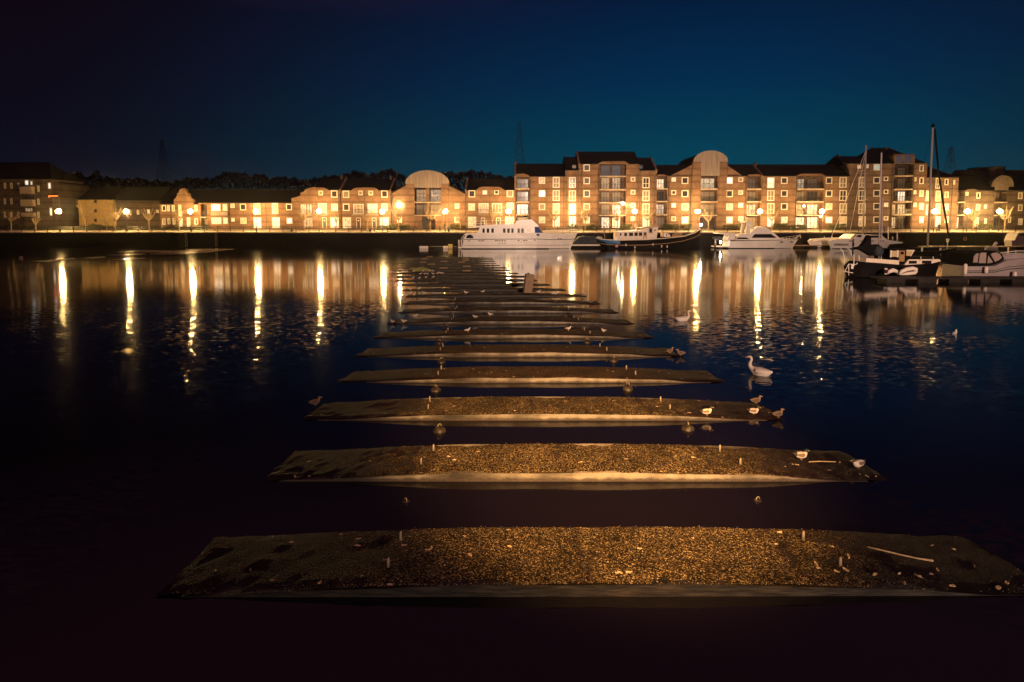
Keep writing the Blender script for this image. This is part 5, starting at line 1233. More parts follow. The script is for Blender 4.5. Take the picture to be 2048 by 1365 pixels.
Bt.rail('deck_rail', [(2014, 507), (2045, 503), (2090, 504)], 5, -1.0, .03, 'steel_rail', 9)
b = MB(); a = Bt.P(1938, 546); b.tube([(a[0], Bt.yc - .9, a[1]), (a[0] + .3, Bt.yc - .9, a[1] + .4)], .16, 8); b.build('outdrive', M['dark_cloth'], Bt.root, root=Bt.root)

# ---- boat glimpsed at the right edge, far
Bt = Boat('moored_cruiser', 2060, 110, 3.4, 'white cruiser glimpsed at the right edge beyond the jetty')
st = []
for a, c, hd, w, hw in ((2031, 481, .9, 2033, .8), (2050, 481.5, 1.5, 2050, 1.3), (2090, 480, 1.5, 2088, 1.2), (2120, 478, .06, 2112, .04)):
    p = Bt.P(a, c); st.append((p[0], p[1], hd, Bt.P(w, 500)[0], hw))
hull(st, Bt.yc).build('hull', M['white_hull'], Bt.root, root=Bt.root)
Bt.prism('cabin', [(2034, 482), (2037, 474), (2042, 466), (2080, 465), (2095, 480)], -1.2, 1.2, 'white_hull'); Bt.prism('window', [(2042, 472.5), (2044, 468), (2076, 468), (2081, 472.5)], -1.23, 1.23, 'glass')

# ------------------------------------------------------------------ jetties and floats at the moorings
def jetty(name, pxa, pxb, py, Y, width, zt, lab, mt='wood', fl=6):
    a, c = at(pxa, py, Y), at(pxb, py, Y)
    o = thing(name, ((a.x + c.x) / 2, Y + width / 2, 0), lab, 'jetty')
    b = MB(); b.box(a.x, c.x, Y, Y + width, zt - .14, zt); b.build('deck', M[mt], o, root=o)
    for k in range(fl):
        x = a.x + (c.x - a.x) * (k + .5) / fl
        b = MB(); b.box(x - .8, x + .8, Y + .08, Y + width - .08, -.3, zt - .143); b.build('float', M['wet_deck'], o, root=o)
    return o

jetty('floating_jetty', 1762, 2140, 556, 50.6, 1.5, .42, 'long low dark floating jetty in front of the black motor sailer and sports cruiser', 'wet_deck', 6)
jetty('mooring_walkway', 1848, 2060, 490, 104, 1.6, .95, 'thin pale edged walkway behind the sports cruiser at right', 'tan', 6)
jetty('stern_walkway', 836, 922, 494, 116, 1.4, .42, 'narrow floating walkway at the yacht stern with pale float blocks', 'wet_deck', 3)
jetty('cruiser_walkway', 1590, 1665, 493, 119, 1.2, .55, 'short floating walkway between flybridge cruiser and catamaran', 'tan', 3)
for px, w, lab in ((847.5, 17, 'pale float block under the walkway, left end, away from the yacht'), (891, 9, 'short pale float block beside the yellow box')):
    a = at(px, 493.5, 115.6); b = MB(); b.box(a.x - w * .048, a.x + w * .048, 115.4, 115.9, .02, .52)
    tag(b.build('float_block', M['fender'], None, bevel=.05), lab, 'float', 'pale float blocks by the yacht stern')
a = at(901, 494, 115.3)
M['yellow'] = mat('yellow_plastic', (.62, .44, .09), .5)
o = thing('yellow_box', (a.x, 115.2, .1), 'yellow box standing on the walkway just left of the yacht stern', 'box')
b = MB(); b.box(a.x - .38, a.x + .38, 114.7, 115.35, .05, .80); b.build('body', M['yellow'], o, root=o, bevel=.04); b = MB(); b.box(a.x - .42, a.x + .42, 114.66, 115.39, .803, .92); b.build('lid', M['yellow'], o, root=o)
a = at(1985, 487, 92)
o = thing('outboard_engine', (a.x, 92, 0), 'pale outboard engine on a low tender behind the dark canopy at right', 'engine')
b = MB(); b.tube([(a.x - 1.0, 92, .5), (a.x - .8, 92, .95), (a.x + .5, 92, 1.0), (a.x + .75, 92, .6)], [.2, .42, .42, .2], 8); b.build('cowling', M['dim_hull'], o, root=o)
b = MB(); b.tube([(a.x + .1, 92, 1.3), (a.x + .6, 92, 2.0)], [.16, .22], 8); b.build('tiller', M['fender'], o, root=o)
b = MB(); b.box(a.x - 1.6, a.x + 1.6, 91.4, 92.8, -.2, .55); b.build('tender_hull', M['black_hull'], o, root=o, bevel=.15)
# posts in the water
a = onz(44, 533, 0)
o = thing('sign_post', (a.x, a.y, 0), 'thin post with a small white sign plate standing in the water at left', 'sign')
b = MB(); b.tube([(a.x, a.y, -.5), (a.x, a.y, 1.15)], .05, 6); b.build('post', M['wood'], o, root=o)
b = MB(); b.box(a.x - .2, a.x + .2, a.y - .1, a.y - .05, .72, 1.15); b.build('plate', M['fender'], o, root=o)

HAZE_D, HAZE_G = .00010, .97
# ------------------------------------------------------------------ sunken pontoons
PL, PW, DP = 6.25, .77, 3.65          # half length, half width, spacing of the rows
def row_y(k): return 7.84 + DP * k + PW
CX = [(7.9, 1.33), (11.5, 1.19), (15.2, .77), (18.8, .61), (22.5, .29), (26.1, .09), (29.8, 0), (33.4, -.25), (37.5, -.65), (42, -1.32), (45, -2.3), (49, -3.4), (60, -5.8), (72, -8.0), (90, -9.3)]
def cx_at(y):
    for (a, p), (b_, q) in zip(CX, CX[1:]):
        if y <= b_: return p + (q - p) * max(0, (y - a)) / (b_ - a)
    return CX[-1][1]
def top_z(s):                           # s = x / half length
    return .034 + .150 * max(0., 1 - (abs(s) / .84) ** 2.5)

# exposed aggregate, mussels and mud on top; bare wet ends
m = mat('mussel_gravel', (.12, .09, .05), .8, spec=.10)
tcn = N(m, 'ShaderNodeTexCoord'); geo = N(m, 'ShaderNodeNewGeometry')
v1 = N(m, 'ShaderNodeTexVoronoi'); v1.inputs['Scale'].default_value = 46; v1.inputs['Randomness'].default_value = 1
L(m, geo.outputs['Position'], v1.inputs['Vector'])
sc1 = N(m, 'ShaderNodeSeparateColor'); L(m, v1.outputs['Color'], sc1.inputs[0])
r1 = N(m, 'ShaderNodeValToRGB'); L(m, sc1.outputs[0], r1.inputs[0])
e = r1.color_ramp.elements
e[0].position, e[0].color = .0, (.010, .006, .004, 1); e[1].position, e[1].color = 1.0, (.42, .30, .16, 1)
for p_, c_ in ((.40, (.045, .028, .014, 1)), (.66, (.12, .08, .038, 1)), (.88, (.22, .15, .072, 1))): q = e.new(p_); q.color = c_
v2 = N(m, 'ShaderNodeTexVoronoi'); v2.feature = 'F1'; v2.inputs['Scale'].default_value = 46; L(m, geo.outputs['Position'], v2.inputs['Vector'])
gap = N(m, 'ShaderNodeMapRange'); gap.inputs[1].default_value = .30; gap.inputs[2].default_value = .62; gap.inputs[3].default_value = 1; gap.inputs[4].default_value = .18
L(m, v2.outputs['Distance'], gap.inputs[0])
g1 = N(m, 'ShaderNodeMixRGB'); g1.blend_type = 'MULTIPLY'; g1.inputs[0].default_value = 1; L(m, r1.outputs[0], g1.inputs[1]); L(m, gap.outputs[0], g1.inputs[2])
# patches of dark mud, more towards the ends
nz = N(m, 'ShaderNodeTexNoise'); nz.inputs['Scale'].default_value = 3.8; nz.inputs['Detail'].default_value = 6; L(m, geo.outputs['Position'], nz.inputs['Vector'])
spx = N(m, 'ShaderNodeSeparateXYZ'); L(m, tcn.outputs['Object'], spx.inputs[0])
ab = N(m, 'ShaderNodeMath'); ab.operation = 'ABSOLUTE'; L(m, spx.outputs['X'], ab.inputs[0])
em = N(m, 'ShaderNodeMapRange'); em.interpolation_type = 'SMOOTHSTEP'; em.inputs[1].default_value = 2.2; em.inputs[2].default_value = 5.4; em.inputs[3].default_value = 0; em.inputs[4].default_value = .50
L(m, ab.outputs[0], em.inputs[0])
nzj = N(m, 'ShaderNodeTexNoise'); nzj.inputs['Scale'].default_value = 3.0; L(m, geo.outputs['Position'], nzj.inputs['Vector'])
jx = N(m, 'ShaderNodeMath'); jx.operation = 'MULTIPLY_ADD'; jx.inputs[1].default_value = .5; L(m, nzj.outputs['Fac'], jx.inputs[0]); L(m, spx.outputs['X'], jx.inputs[2])
jp = N(m, 'ShaderNodeMath'); jp.operation = 'PINGPONG'; jp.inputs[1].default_value = 1.55; L(m, jx.outputs[0], jp.inputs[0])
jm = N(m, 'ShaderNodeMapRange'); jm.inputs[1].default_value = .03; jm.inputs[2].default_value = .13; jm.inputs[3].default_value = .20; jm.inputs[4].default_value = 0; L(m, jp.outputs[0], jm.inputs[0])
ej = N(m, 'ShaderNodeMath'); ej.operation = 'ADD'; L(m, em.outputs[0], ej.inputs[0]); L(m, jm.outputs[0], ej.inputs[1])
su = N(m, 'ShaderNodeMath'); su.operation = 'ADD'; L(m, nz.outputs['Fac'], su.inputs[0]); L(m, ej.outputs[0], su.inputs[1])
mud = N(m, 'ShaderNodeMapRange'); mud.interpolation_type = 'SMOOTHSTEP'; mud.inputs[1].default_value = .48; mud.inputs[2].default_value = .92
L(m, su.outputs[0], mud.inputs[0])
g2 = N(m, 'ShaderNodeMixRGB'); L(m, mud.outputs[0], g2.inputs[0]); L(m, g1.outputs[0], g2.inputs[1]); g2.inputs[2].default_value = (.010, .0048, .0052, 1)
# pale shells, droppings
v3 = N(m, 'ShaderNodeTexVoronoi'); v3.inputs['Scale'].default_value = 4.2; 
mp3 = N(m, 'ShaderNodeMapping'); mp3.inputs['Scale'].default_value = (.8, 1.3, 1); L(m, geo.outputs['Position'], mp3.inputs[0])
nw = N(m, 'ShaderNodeTexNoise'); nw.inputs['Scale'].default_value = 14; L(m, geo.outputs['Position'], nw.inputs['Vector'])
mxv = N(m, 'ShaderNodeMixRGB'); mxv.inputs[0].default_value = .10; L(m, mp3.outputs[0], mxv.inputs[1]); L(m, nw.outputs['Color'], mxv.inputs[2])
L(m, mxv.outputs[0], v3.inputs['Vector'])
l3 = N(m, 'ShaderNodeMath'); l3.operation = 'LESS_THAN'; l3.inputs[1].default_value = .13; L(m, v3.outputs['Distance'], l3.inputs[0])
s3_ = N(m, 'ShaderNodeSeparateColor'); L(m, v3.outputs['Color'], s3_.inputs[0])
l4 = N(m, 'ShaderNodeMath'); l4.operation = 'GREATER_THAN'; l4.inputs[1].default_value = .72; L(m, s3_.outputs[1], l4.inputs[0])
l5 = N(m, 'ShaderNodeMath'); l5.operation = 'MULTIPLY'; L(m, l3.outputs[0], l5.inputs[0]); L(m, l4.outputs[0], l5.inputs[1])
g3 = N(m, 'ShaderNodeMixRGB'); L(m, l5.outputs[0], g3.inputs[0]); L(m, g2.outputs[0], g3.inputs[1]); g3.inputs[2].default_value = (.48, .36, .24, 1)
pa = N(m, 'ShaderNodeTexNoise'); pa.inputs['Scale'].default_value = 1.1; pa.inputs['Detail'].default_value = 7; pa.inputs['Roughness'].default_value = .65; L(m, geo.outputs['Position'], pa.inputs['Vector'])
pm = N(m, 'ShaderNodeMapRange'); pm.inputs[1].default_value = .36; pm.inputs[2].default_value = .64; pm.inputs[3].default_value = .50; pm.inputs[4].default_value = 1.35; L(m, pa.outputs['Fac'], pm.inputs[0])
g4 = N(m, 'ShaderNodeMixRGB'); g4.blend_type = 'MULTIPLY'; g4.inputs[0].default_value = 1; L(m, g3.outputs[0], g4.inputs[1]); L(m, pm.outputs[0], g4.inputs[2])
L(m, g4.outputs[0], bsdf(m).inputs['Base Color'])
ro = N(m, 'ShaderNodeMapRange'); ro.inputs[3].default_value = .85; ro.inputs[4].default_value = .62; L(m, mud.outputs[0], ro.inputs[0]); L(m, ro.outputs[0], bsdf(m).inputs['Roughness'])
bp1 = N(m, 'ShaderNodeBump'); bp1.inputs['Strength'].default_value = .7; bp1.inputs['Distance'].default_value = .02; bp1.invert = True
L(m, v2.outputs['Distance'], bp1.inputs['Height']); L(m, bp1.outputs[0], bsdf(m).inputs['Normal'])
M['gravel'] = m
M['gravel_far'] = m.copy(); M['gravel_far'].name = 'dimmed_gravel'  # darker copy of the gravel: dimness of the farther rows in its colour
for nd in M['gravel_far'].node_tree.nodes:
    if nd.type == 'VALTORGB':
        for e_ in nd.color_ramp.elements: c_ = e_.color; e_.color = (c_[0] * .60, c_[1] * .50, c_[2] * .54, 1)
# cast concrete sides with weed and rust stains
m = noise_mat('pontoon_concrete', (.022, .018, .014), (.19, .165, .135), 1.0, .75, stretch=(.6, 1, 2.5), bump=.3, lo=.34, hi=.62, bscale=30)
st_t = N(m, 'ShaderNodeTexCoord'); st_m = N(m, 'ShaderNodeMapping'); st_m.inputs['Scale'].default_value = (2.3, 1, .5); L(m, st_t.outputs['Object'], st_m.inputs[0])
st_n = N(m, 'ShaderNodeTexNoise'); st_n.inputs['Scale'].default_value = 1.0; st_n.inputs['Detail'].default_value = 4; L(m, st_m.outputs[0], st_n.inputs['Vector'])
st_r = N(m, 'ShaderNodeValToRGB'); L(m, st_n.outputs['Fac'], st_r.inputs[0])
st_r.color_ramp.elements[0].position = .36; st_r.color_ramp.elements[0].color = (.22, .18, .13, 1); st_r.color_ramp.elements[1].position = .56; st_r.color_ramp.elements[1].color = (1, 1, 1, 1)
src = bsdf(m).inputs['Base Color'].links[0].from_socket
st_x = N(m, 'ShaderNodeMixRGB'); st_x.blend_type = 'MULTIPLY'; st_x.inputs[0].default_value = .5; L(m, src, st_x.inputs[1]); L(m, st_r.outputs[0], st_x.inputs[2])
td_s = N(m, 'ShaderNodeSeparateXYZ'); L(m, st_t.outputs['Object'], td_s.inputs[0])
td_n = N(m, 'ShaderNodeTexNoise'); td_n.inputs['Scale'].default_value = 5; td_n.inputs['Detail'].default_value = 5; L(m, st_t.outputs['Object'], td_n.inputs['Vector'])
td_a = N(m, 'ShaderNodeMath'); td_a.operation = 'MULTIPLY_ADD'; td_a.inputs[1].default_value = .11; L(m, td_n.outputs['Fac'], td_a.inputs[0]); L(m, td_s.outputs['Z'], td_a.inputs[2])
td_r = N(m, 'ShaderNodeMapRange'); td_r.inputs[1].default_value = .085; td_r.inputs[2].default_value = .135; td_r.inputs[3].default_value = .85; td_r.inputs[4].default_value = 0; L(m, td_a.outputs[0], td_r.inputs[0])
td_x = N(m, 'ShaderNodeMixRGB'); L(m, td_r.outputs[0], td_x.inputs[0]); L(m, st_x.outputs[0], td_x.inputs[1]); td_x.inputs[2].default_value = (.022, .015, .014, 1)
L(m, td_x.outputs[0], bsdf(m).inputs['Base Color'])
M['pont_side'] = m
M['shaded_side'] = noise_mat('shaded_concrete', (.006, .0045, .004), (.030, .022, .015), 5, .6, stretch=(.4, 1, 3), bump=.4, lo=.45, hi=.75)  # near-black copy of the sides: unlit front faces put into the colour
M['peg'] = noise_mat('peg_galvanised', (.15, .12, .085), (.24, .19, .14), 8, .5)
M['pebble'] = noise_mat('shell_grit', (.04, .027, .014), (.24, .17, .09), 40, .7, lo=.4, hi=.6)

def pontoon_parts(root, seed, near):
    rnd = random.Random(seed)
    nx, ny = 72, 8
    def zt(x, y): return top_z(x / PL) + .012 * math.sin(x * 2.1 + seed) * math.cos(y * 3 + seed)
    b = MB()
    for i in range(nx + 1):
        x = -PL + 2 * PL * i / nx
        for j in range(ny + 1):
            y = -PW + 2 * PW * j / ny
            edge = .022 if j in (0, ny) else 0
            z = zt(x, y) + (rnd.uniform(-.010, .010) if near else 0) + (rnd.uniform(-.010, .010) if abs(x) > PL * .8 else 0) - edge
            if abs(x) > PL - .3: z -= .022 * (abs(x) - PL + .3) / .3
            if i in (0, nx): x += rnd.uniform(-.09, .03) * (1 if i else -1)
            b.v.append((x, y + (.012 * rnd.uniform(-1, 1) if j in (0, ny) else 0), z))
    for i in range(nx):
        for j in range(ny):
            a = i * (ny + 1) + j; b.f.append((a, a + 1, a + ny + 2, a + ny + 1))
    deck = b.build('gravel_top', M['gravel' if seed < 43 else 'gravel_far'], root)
    b = MB(); i0 = []
    for i in range(nx + 1):
        x = -PL + 2 * PL * i / nx
        z = zt(x, 0) - .028 - (.03 if abs(x) > PL - .35 else 0)
        b.v += [(x, -PW - .012, z), (x, -PW - .03, -.35), (x, PW + .03, -.35), (x, PW + .012, z)]
    for i in range(nx):
        for q in range(4):
            a = i * 4; w = (q + 1) % 4; b.f.append((a + q, a + w, a + 4 + w, a + 4 + q))
    b.f.append((0, 1, 2, 3)); b.f.append(tuple(nx * 4 + q for q in (3, 2, 1, 0)))
    b.build('concrete_hull', M['shaded_side'] if near > 2000 or seed > 45 else M['pont_side'], root)
    for (x, y) in ((-3.0, .42), (-3.05, -.32), (3.3, .42), (3.5, -.30)):
        b = MB(); xx = x + rnd.uniform(-.08, .08); z = top_z(xx / PL)
        b.tube([(xx, y, z - .03), (xx + rnd.uniform(-.01, .01), y, z + .10), (xx + .005, y, z + .14)], [.028, .022, .010], 7); b.build('mooring_peg', M['peg'], root, smooth=True)
    if near:
        b = MB()
        for k in range(near):
            x = rnd.gauss(0, 3.0)
            if abs(x) > PL - .1: continue
            y = rnd.uniform(-PW, PW) if rnd.random() < .8 else -PW + abs(rnd.gauss(0, .04)) - .02
            z = zt(x, y) + rnd.uniform(-.004, .004); s = rnd.uniform(.004, .009) * (1.8 if rnd.random() < .05 else 1)
            a0 = rnd.uniform(0, 6.28)
            c = Vector((x, y, z)); P_ = [c + Vector((math.cos(a0 + t_ * 2.09) * s * rnd.uniform(.7, 1.4), math.sin(a0 + t_ * 2.09) * s, -.3 * s)) for t_ in range(3)] + [c + Vector((0, 0, s * rnd.uniform(.4, 1.0)))]
            i = len(b.v); b.v += [tuple(p) for p in P_]; b.f += [(i, i + 1, i + 3), (i + 1, i + 2, i + 3), (i + 2, i, i + 3), (i, i + 2, i + 1)]
        o = b.build('shell_grit', M['pebble'], root); o['kind'] = 'stuff'
ORD = ['first', 'second', 'third', 'fourth', 'fifth', 'sixth', 'seventh', 'eighth', 'ninth', 'tenth', 'eleventh', 'twelfth', 'thirteenth', 'fourteenth', 'fifteenth', 'sixteenth', 'seventeenth', 'eighteenth', 'nineteenth', 'twentieth', 'twenty-first', 'twenty-second', 'twenty-third', 'twenty-fourth']
EXTRA = {0: 'nearest and darkest sunken concrete pontoon, widest in the photo, littered with pale scraps', 1: 'brightest gold lit sunken pontoon, second from the camera, two pale ducks on it', 2: 'third sunken pontoon from the camera, mallards resting on its right end'}
NR = 22
pont = []
prot = []
for k in range(NR):
    y = row_y(k)
    lab = EXTRA.get(k, ORD[k] + ' low concrete pontoon counting away from the camera' + (', the last of the rows' if k == NR - 1 else ''))
    if k < 4:
        o = thing('sunken_pontoon', (0, 0, 0), lab, 'pontoon', 'rows of half sunken pontoons')
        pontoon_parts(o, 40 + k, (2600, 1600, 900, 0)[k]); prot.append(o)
    else:
        if k == 9:
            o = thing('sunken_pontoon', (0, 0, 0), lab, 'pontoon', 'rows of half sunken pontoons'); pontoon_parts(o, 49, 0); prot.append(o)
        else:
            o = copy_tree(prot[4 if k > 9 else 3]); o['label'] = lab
        o.scale = (-1 if k % 2 else 1, 1, 1) if k % 3 == 0 else (1, 1, 1)
    if k > 8: o.scale = (o.scale.x, 1, .8)
    tilt = random.uniform(-.0015, .0015)
    o.location = (cx_at(y - PW) + random.uniform(-.06, .06), y, random.uniform(-.008, .014) ); o.rotation_euler = (0, tilt, R([0.2, 0, 0, 0, 0][k] if k < 5 else (0 if k < 9 else 1.5)))
    pont.append(o)
# link floats between the rows
fl0 = None
M['rubber'] = noise_mat('weedy_rubber', (.010, .008, .007), (.035, .025, .018), 9, .5, bump=.5)
FL = [(0, 810, 1008), (0, 1520, 1006), (1, 878, 866), (1, 1378, 862), (2, 871, 784), (2, 1257, 782), (3, 882, 727), (3, 1228, 724), (4, 878, 689), (4, 1175, 687), (5, 893, 658), (5, 1145, 655), (6, 906, 635), (6, 1142, 632), (7, 915, 611), (7, 1110, 609)]
for k, px, py in FL:
    p = onz(px, py, 0)
    lab = 'dark weedy float in the gap beyond the ' + ORD[k] + ' pontoon, ' + ('left' if px < 1000 else 'right') + ' one of two'
    if fl0 is None:
        fl0 = o = thing('link_float', (0, 0, 0), lab, 'float', 'weedy floats between the pontoons')
        b = MB(); rnd = random.Random(3)
        b.ball((0, 0, 0), .17, 12, 8, (1, 1, .9)); b.v = [tuple(c * (1 + rnd.uniform(-.05, .05)) for c in v) for v in b.v]; b.build('body', M['rubber'], o, smooth=True)
        b = MB(); b.tube([(.06 * math.cos(a * math.pi / 5), 0, .155 + .05 * math.sin(a * math.pi / 5)) for a in range(6)], .012, 5); b.build('ring', M['peg'], o)
    else: o = copy_tree(fl0); o['label'] = lab
    s = .8 if k == 0 else 1.0
    o.location = (p.x, p.y + .1, -.10 if k == 0 else -.02); o.rotation_euler = (0, 0, random.uniform(0, 6)); o.scale = (s, s, s * (1.2 if (k, px) == (2, 1257) else 1))

def on_row(px, py):
    """the row and the spot on it that lies at this place"""
    p = onz(px, py, .2)
    k = min(range(NR), key=lambda q: abs(row_y(q) - p.y))
    y = min(max(p.y, row_y(k) - PW + .1), row_y(k) + PW - .1)
    x = p.x * y / p.y
    o = pont[k]
    return k, Vector((x, y, o.location.z + top_z((x - o.location.x) / PL)))
# litter on the near pontoons
def flake(b, c, s, rnd):
    n = 7; ang = rnd.uniform(0, 6.28); i = len(b.v); el = rnd.uniform(.3, .6)
    for top in (0, 1):
        for q in range(n):
            t_ = 2 * math.pi * q / n; r = s * rnd.uniform(.6, 1.1) if not top else None
            if not top:
                x, y_ = r * math.cos(t_), r * math.sin(t_) * el
                b.v.append((c.x + x * math.cos(ang) - y_ * math.sin(ang), c.y + x * math.sin(ang) + y_ * math.cos(ang), c.z + .006))
            else:
                v = b.v[i + q]; b.v.append((v[0], v[1], c.z + .018 + .012 * math.sin(q * 2.1 + ang)))
    b.f.append(tuple(i + q for q in reversed(range(n)))); b.f.append(tuple(i + n + q for q in range(n)))
    for q in range(n): w = (q + 1) % n; b.f.append((i + q, i + w, i + n + w, i + n + q))
M['scrap'] = noise_mat('dead_leaf', (.26, .17, .085), (.42, .30, .17), 18, .8)
b = MB(); rnd = random.Random(8)
for px, py, s in ((862, 1094, .06), (1020, 1093, .07), (940, 1109, .06), (941, 1097, .03), (1560, 1061, .06), (1664, 1086, .05), (1697, 1105, .09), (1632, 1123, .09), (1674, 1137, .05), (1692, 1133, .08), (1750, 1140, .07), (1800, 1136, .05), (1838, 1139, .07), (1905, 1156, .07), (1906, 1163, .06), (1809, 1178, .05), (1996, 1174, .08), (1950, 1113, .05), (2015, 1146, .05), (1876, 1124, .04), (1907, 1080, .05), (430, 1122, .03), (405, 1088, .03), (590, 948, .05), (740, 915, .03), (1680, 912, .04), (1735, 946, .05), (1752, 950, .05), (618, 940, .04), (545, 1057, .04), (500, 1122, .03), (640, 1168, .05), (1385, 1076, .03)):
    k, c = on_row(px, py); flake(b, c, s * .75, rnd)
tag(b.build('leaf_litter', M['scrap']), 'pale dead leaves and scraps scattered over the two nearest pontoons', 'litter', kind='stuff')
for pts, lab in (([(1736, 1086), (1765, 1091), (1800, 1098), (1835, 1104), (1867, 1107)], 'long thin pale stick lying on the right end of the nearest pontoon'), ([(1618, 914), (1640, 911), (1672, 912)], 'short pale stick beside the pale duck on the second pontoon')):
    b = MB(); q = [on_row(*p)[1] + Vector((0, 0, .025)) for p in pts]; b.tube(q, [.010, .013, .012, .011, .018][:len(q)], 6)
    tag(b.build('stick', M['scrap'], smooth=True), lab, 'stick')
# leaning timber post among the rows
k, p = on_row(1055, 584)
o = thing('timber_post', p, 'thick weathered timber post leaning among the middle pontoons', 'post', rz=.3)
o.rotation_euler = (0, R(7), .25)
b = MB(); b.box(-.30, .30, -.22, .22, -.5, 1.28); b.build('shaft', M['wood'], o, bevel=.04)
b = MB(); b.tube([(-.1, -.02, 1.27), (-.08, 0, 1.36)], [.14, .05], 7); b.build('split_top', M['wood'], o)
# loose boards on the far rows
for n_, (x, y_) in enumerate(((820, 90), (750, 127), (730, 175), (845, 205), (605, 245), (1310, 125), (1310, 152), (1255, 178), (1325, 240), (1325, 280), (1015, 162), (1010, 253))):
    k, p = on_row(740 + x / 6.827, 500 + y_ / 6.827)
    b = MB(); b.box(-.42, .42, -.08, .08, 0, .14); o = b.build('loose_board', M['wood'], None, bevel=.02)
    o.location = p + Vector((0, -.3, .0)); o.rotation_euler = (0, 0, random.uniform(-.05, .05))
    tag(o, 'short pale board lying on the ' + ORD[k] + ' pontoon, ' + ('towards its left' if p.x < pont[k].location.x - 1.2 else 'towards its right' if p.x > pont[k].location.x + 2 else 'near its middle') + (', nearer one' if n_ in (9,) else ''), 'board', 'loose boards on the far pontoons')
k, p = on_row(838, 542)
b = MB(); b.tube([p + Vector((-.7, 0, .12)), p + Vector((.3, 0, .28)), p + Vector((1.5, 0, .03))], [.22, .26, .05], 7)
M['weed'] = noise_mat('green_weed', (.12, .11, .03), (.22, .19, .06), 4, .8)
tag(b.build('tarpaulin_heap', M['weed']), 'olive green heap of tarpaulin among the gulls on a far pontoon', 'tarpaulin')

# far left slabs awash
M['wet_slab'] = noise_mat('wet_slab', (.18, .13, .09), (.42, .31, .21), 1.5, .14, spec=.6)
for n_, (px, py, w, lab) in enumerate(((420, 498.4, 78, 'longest thin wet slab, farthest right of those awash at left'), (398, 500.6, 80, 'second wet slab awash at left, just in front of the farthest'), (372, 503, 92, 'wide wet slab awash at left, below the left ladder'), (348, 506, 72, 'wet slab awash at left, nearest of the bright overlapping ones'), (297, 502, 100, 'broken wet slab awash left of the ladders'), (255, 508, 46, 'small wet slab awash below the second street lamp'), (258, 516.5, 34, 'short wet slab awash left, closest to the lamp reflection'), (124, 517.5, 17, 'tiny bright wet slab awash below the first street lamp'), (185, 515, 24, 'dim small wet slab between the first two lamps'), (92, 522, 40, 'dull dark slab awash near the left sign post'))):
    p = onz(px, py, .1); h = w * p.y / F / 2
    b = MB(); b.prism([(-h, -.3), (-h, .03), (-h * .8, .05), (-h * .2, .08), (h * .4, .08), (h * .9, .04), (h, .02), (h, -.3)], -1.8, 1.8)
    o = b.build('wet_slab', M['wet_slab' if n_ < 8 else 'wet_deck'], None, bevel=.03); o.location = (p.x, p.y, 0); o.rotation_euler = (0, 0, random.uniform(-.04, .04))
    tag(o, lab, 'slab', 'wet slabs awash at left')

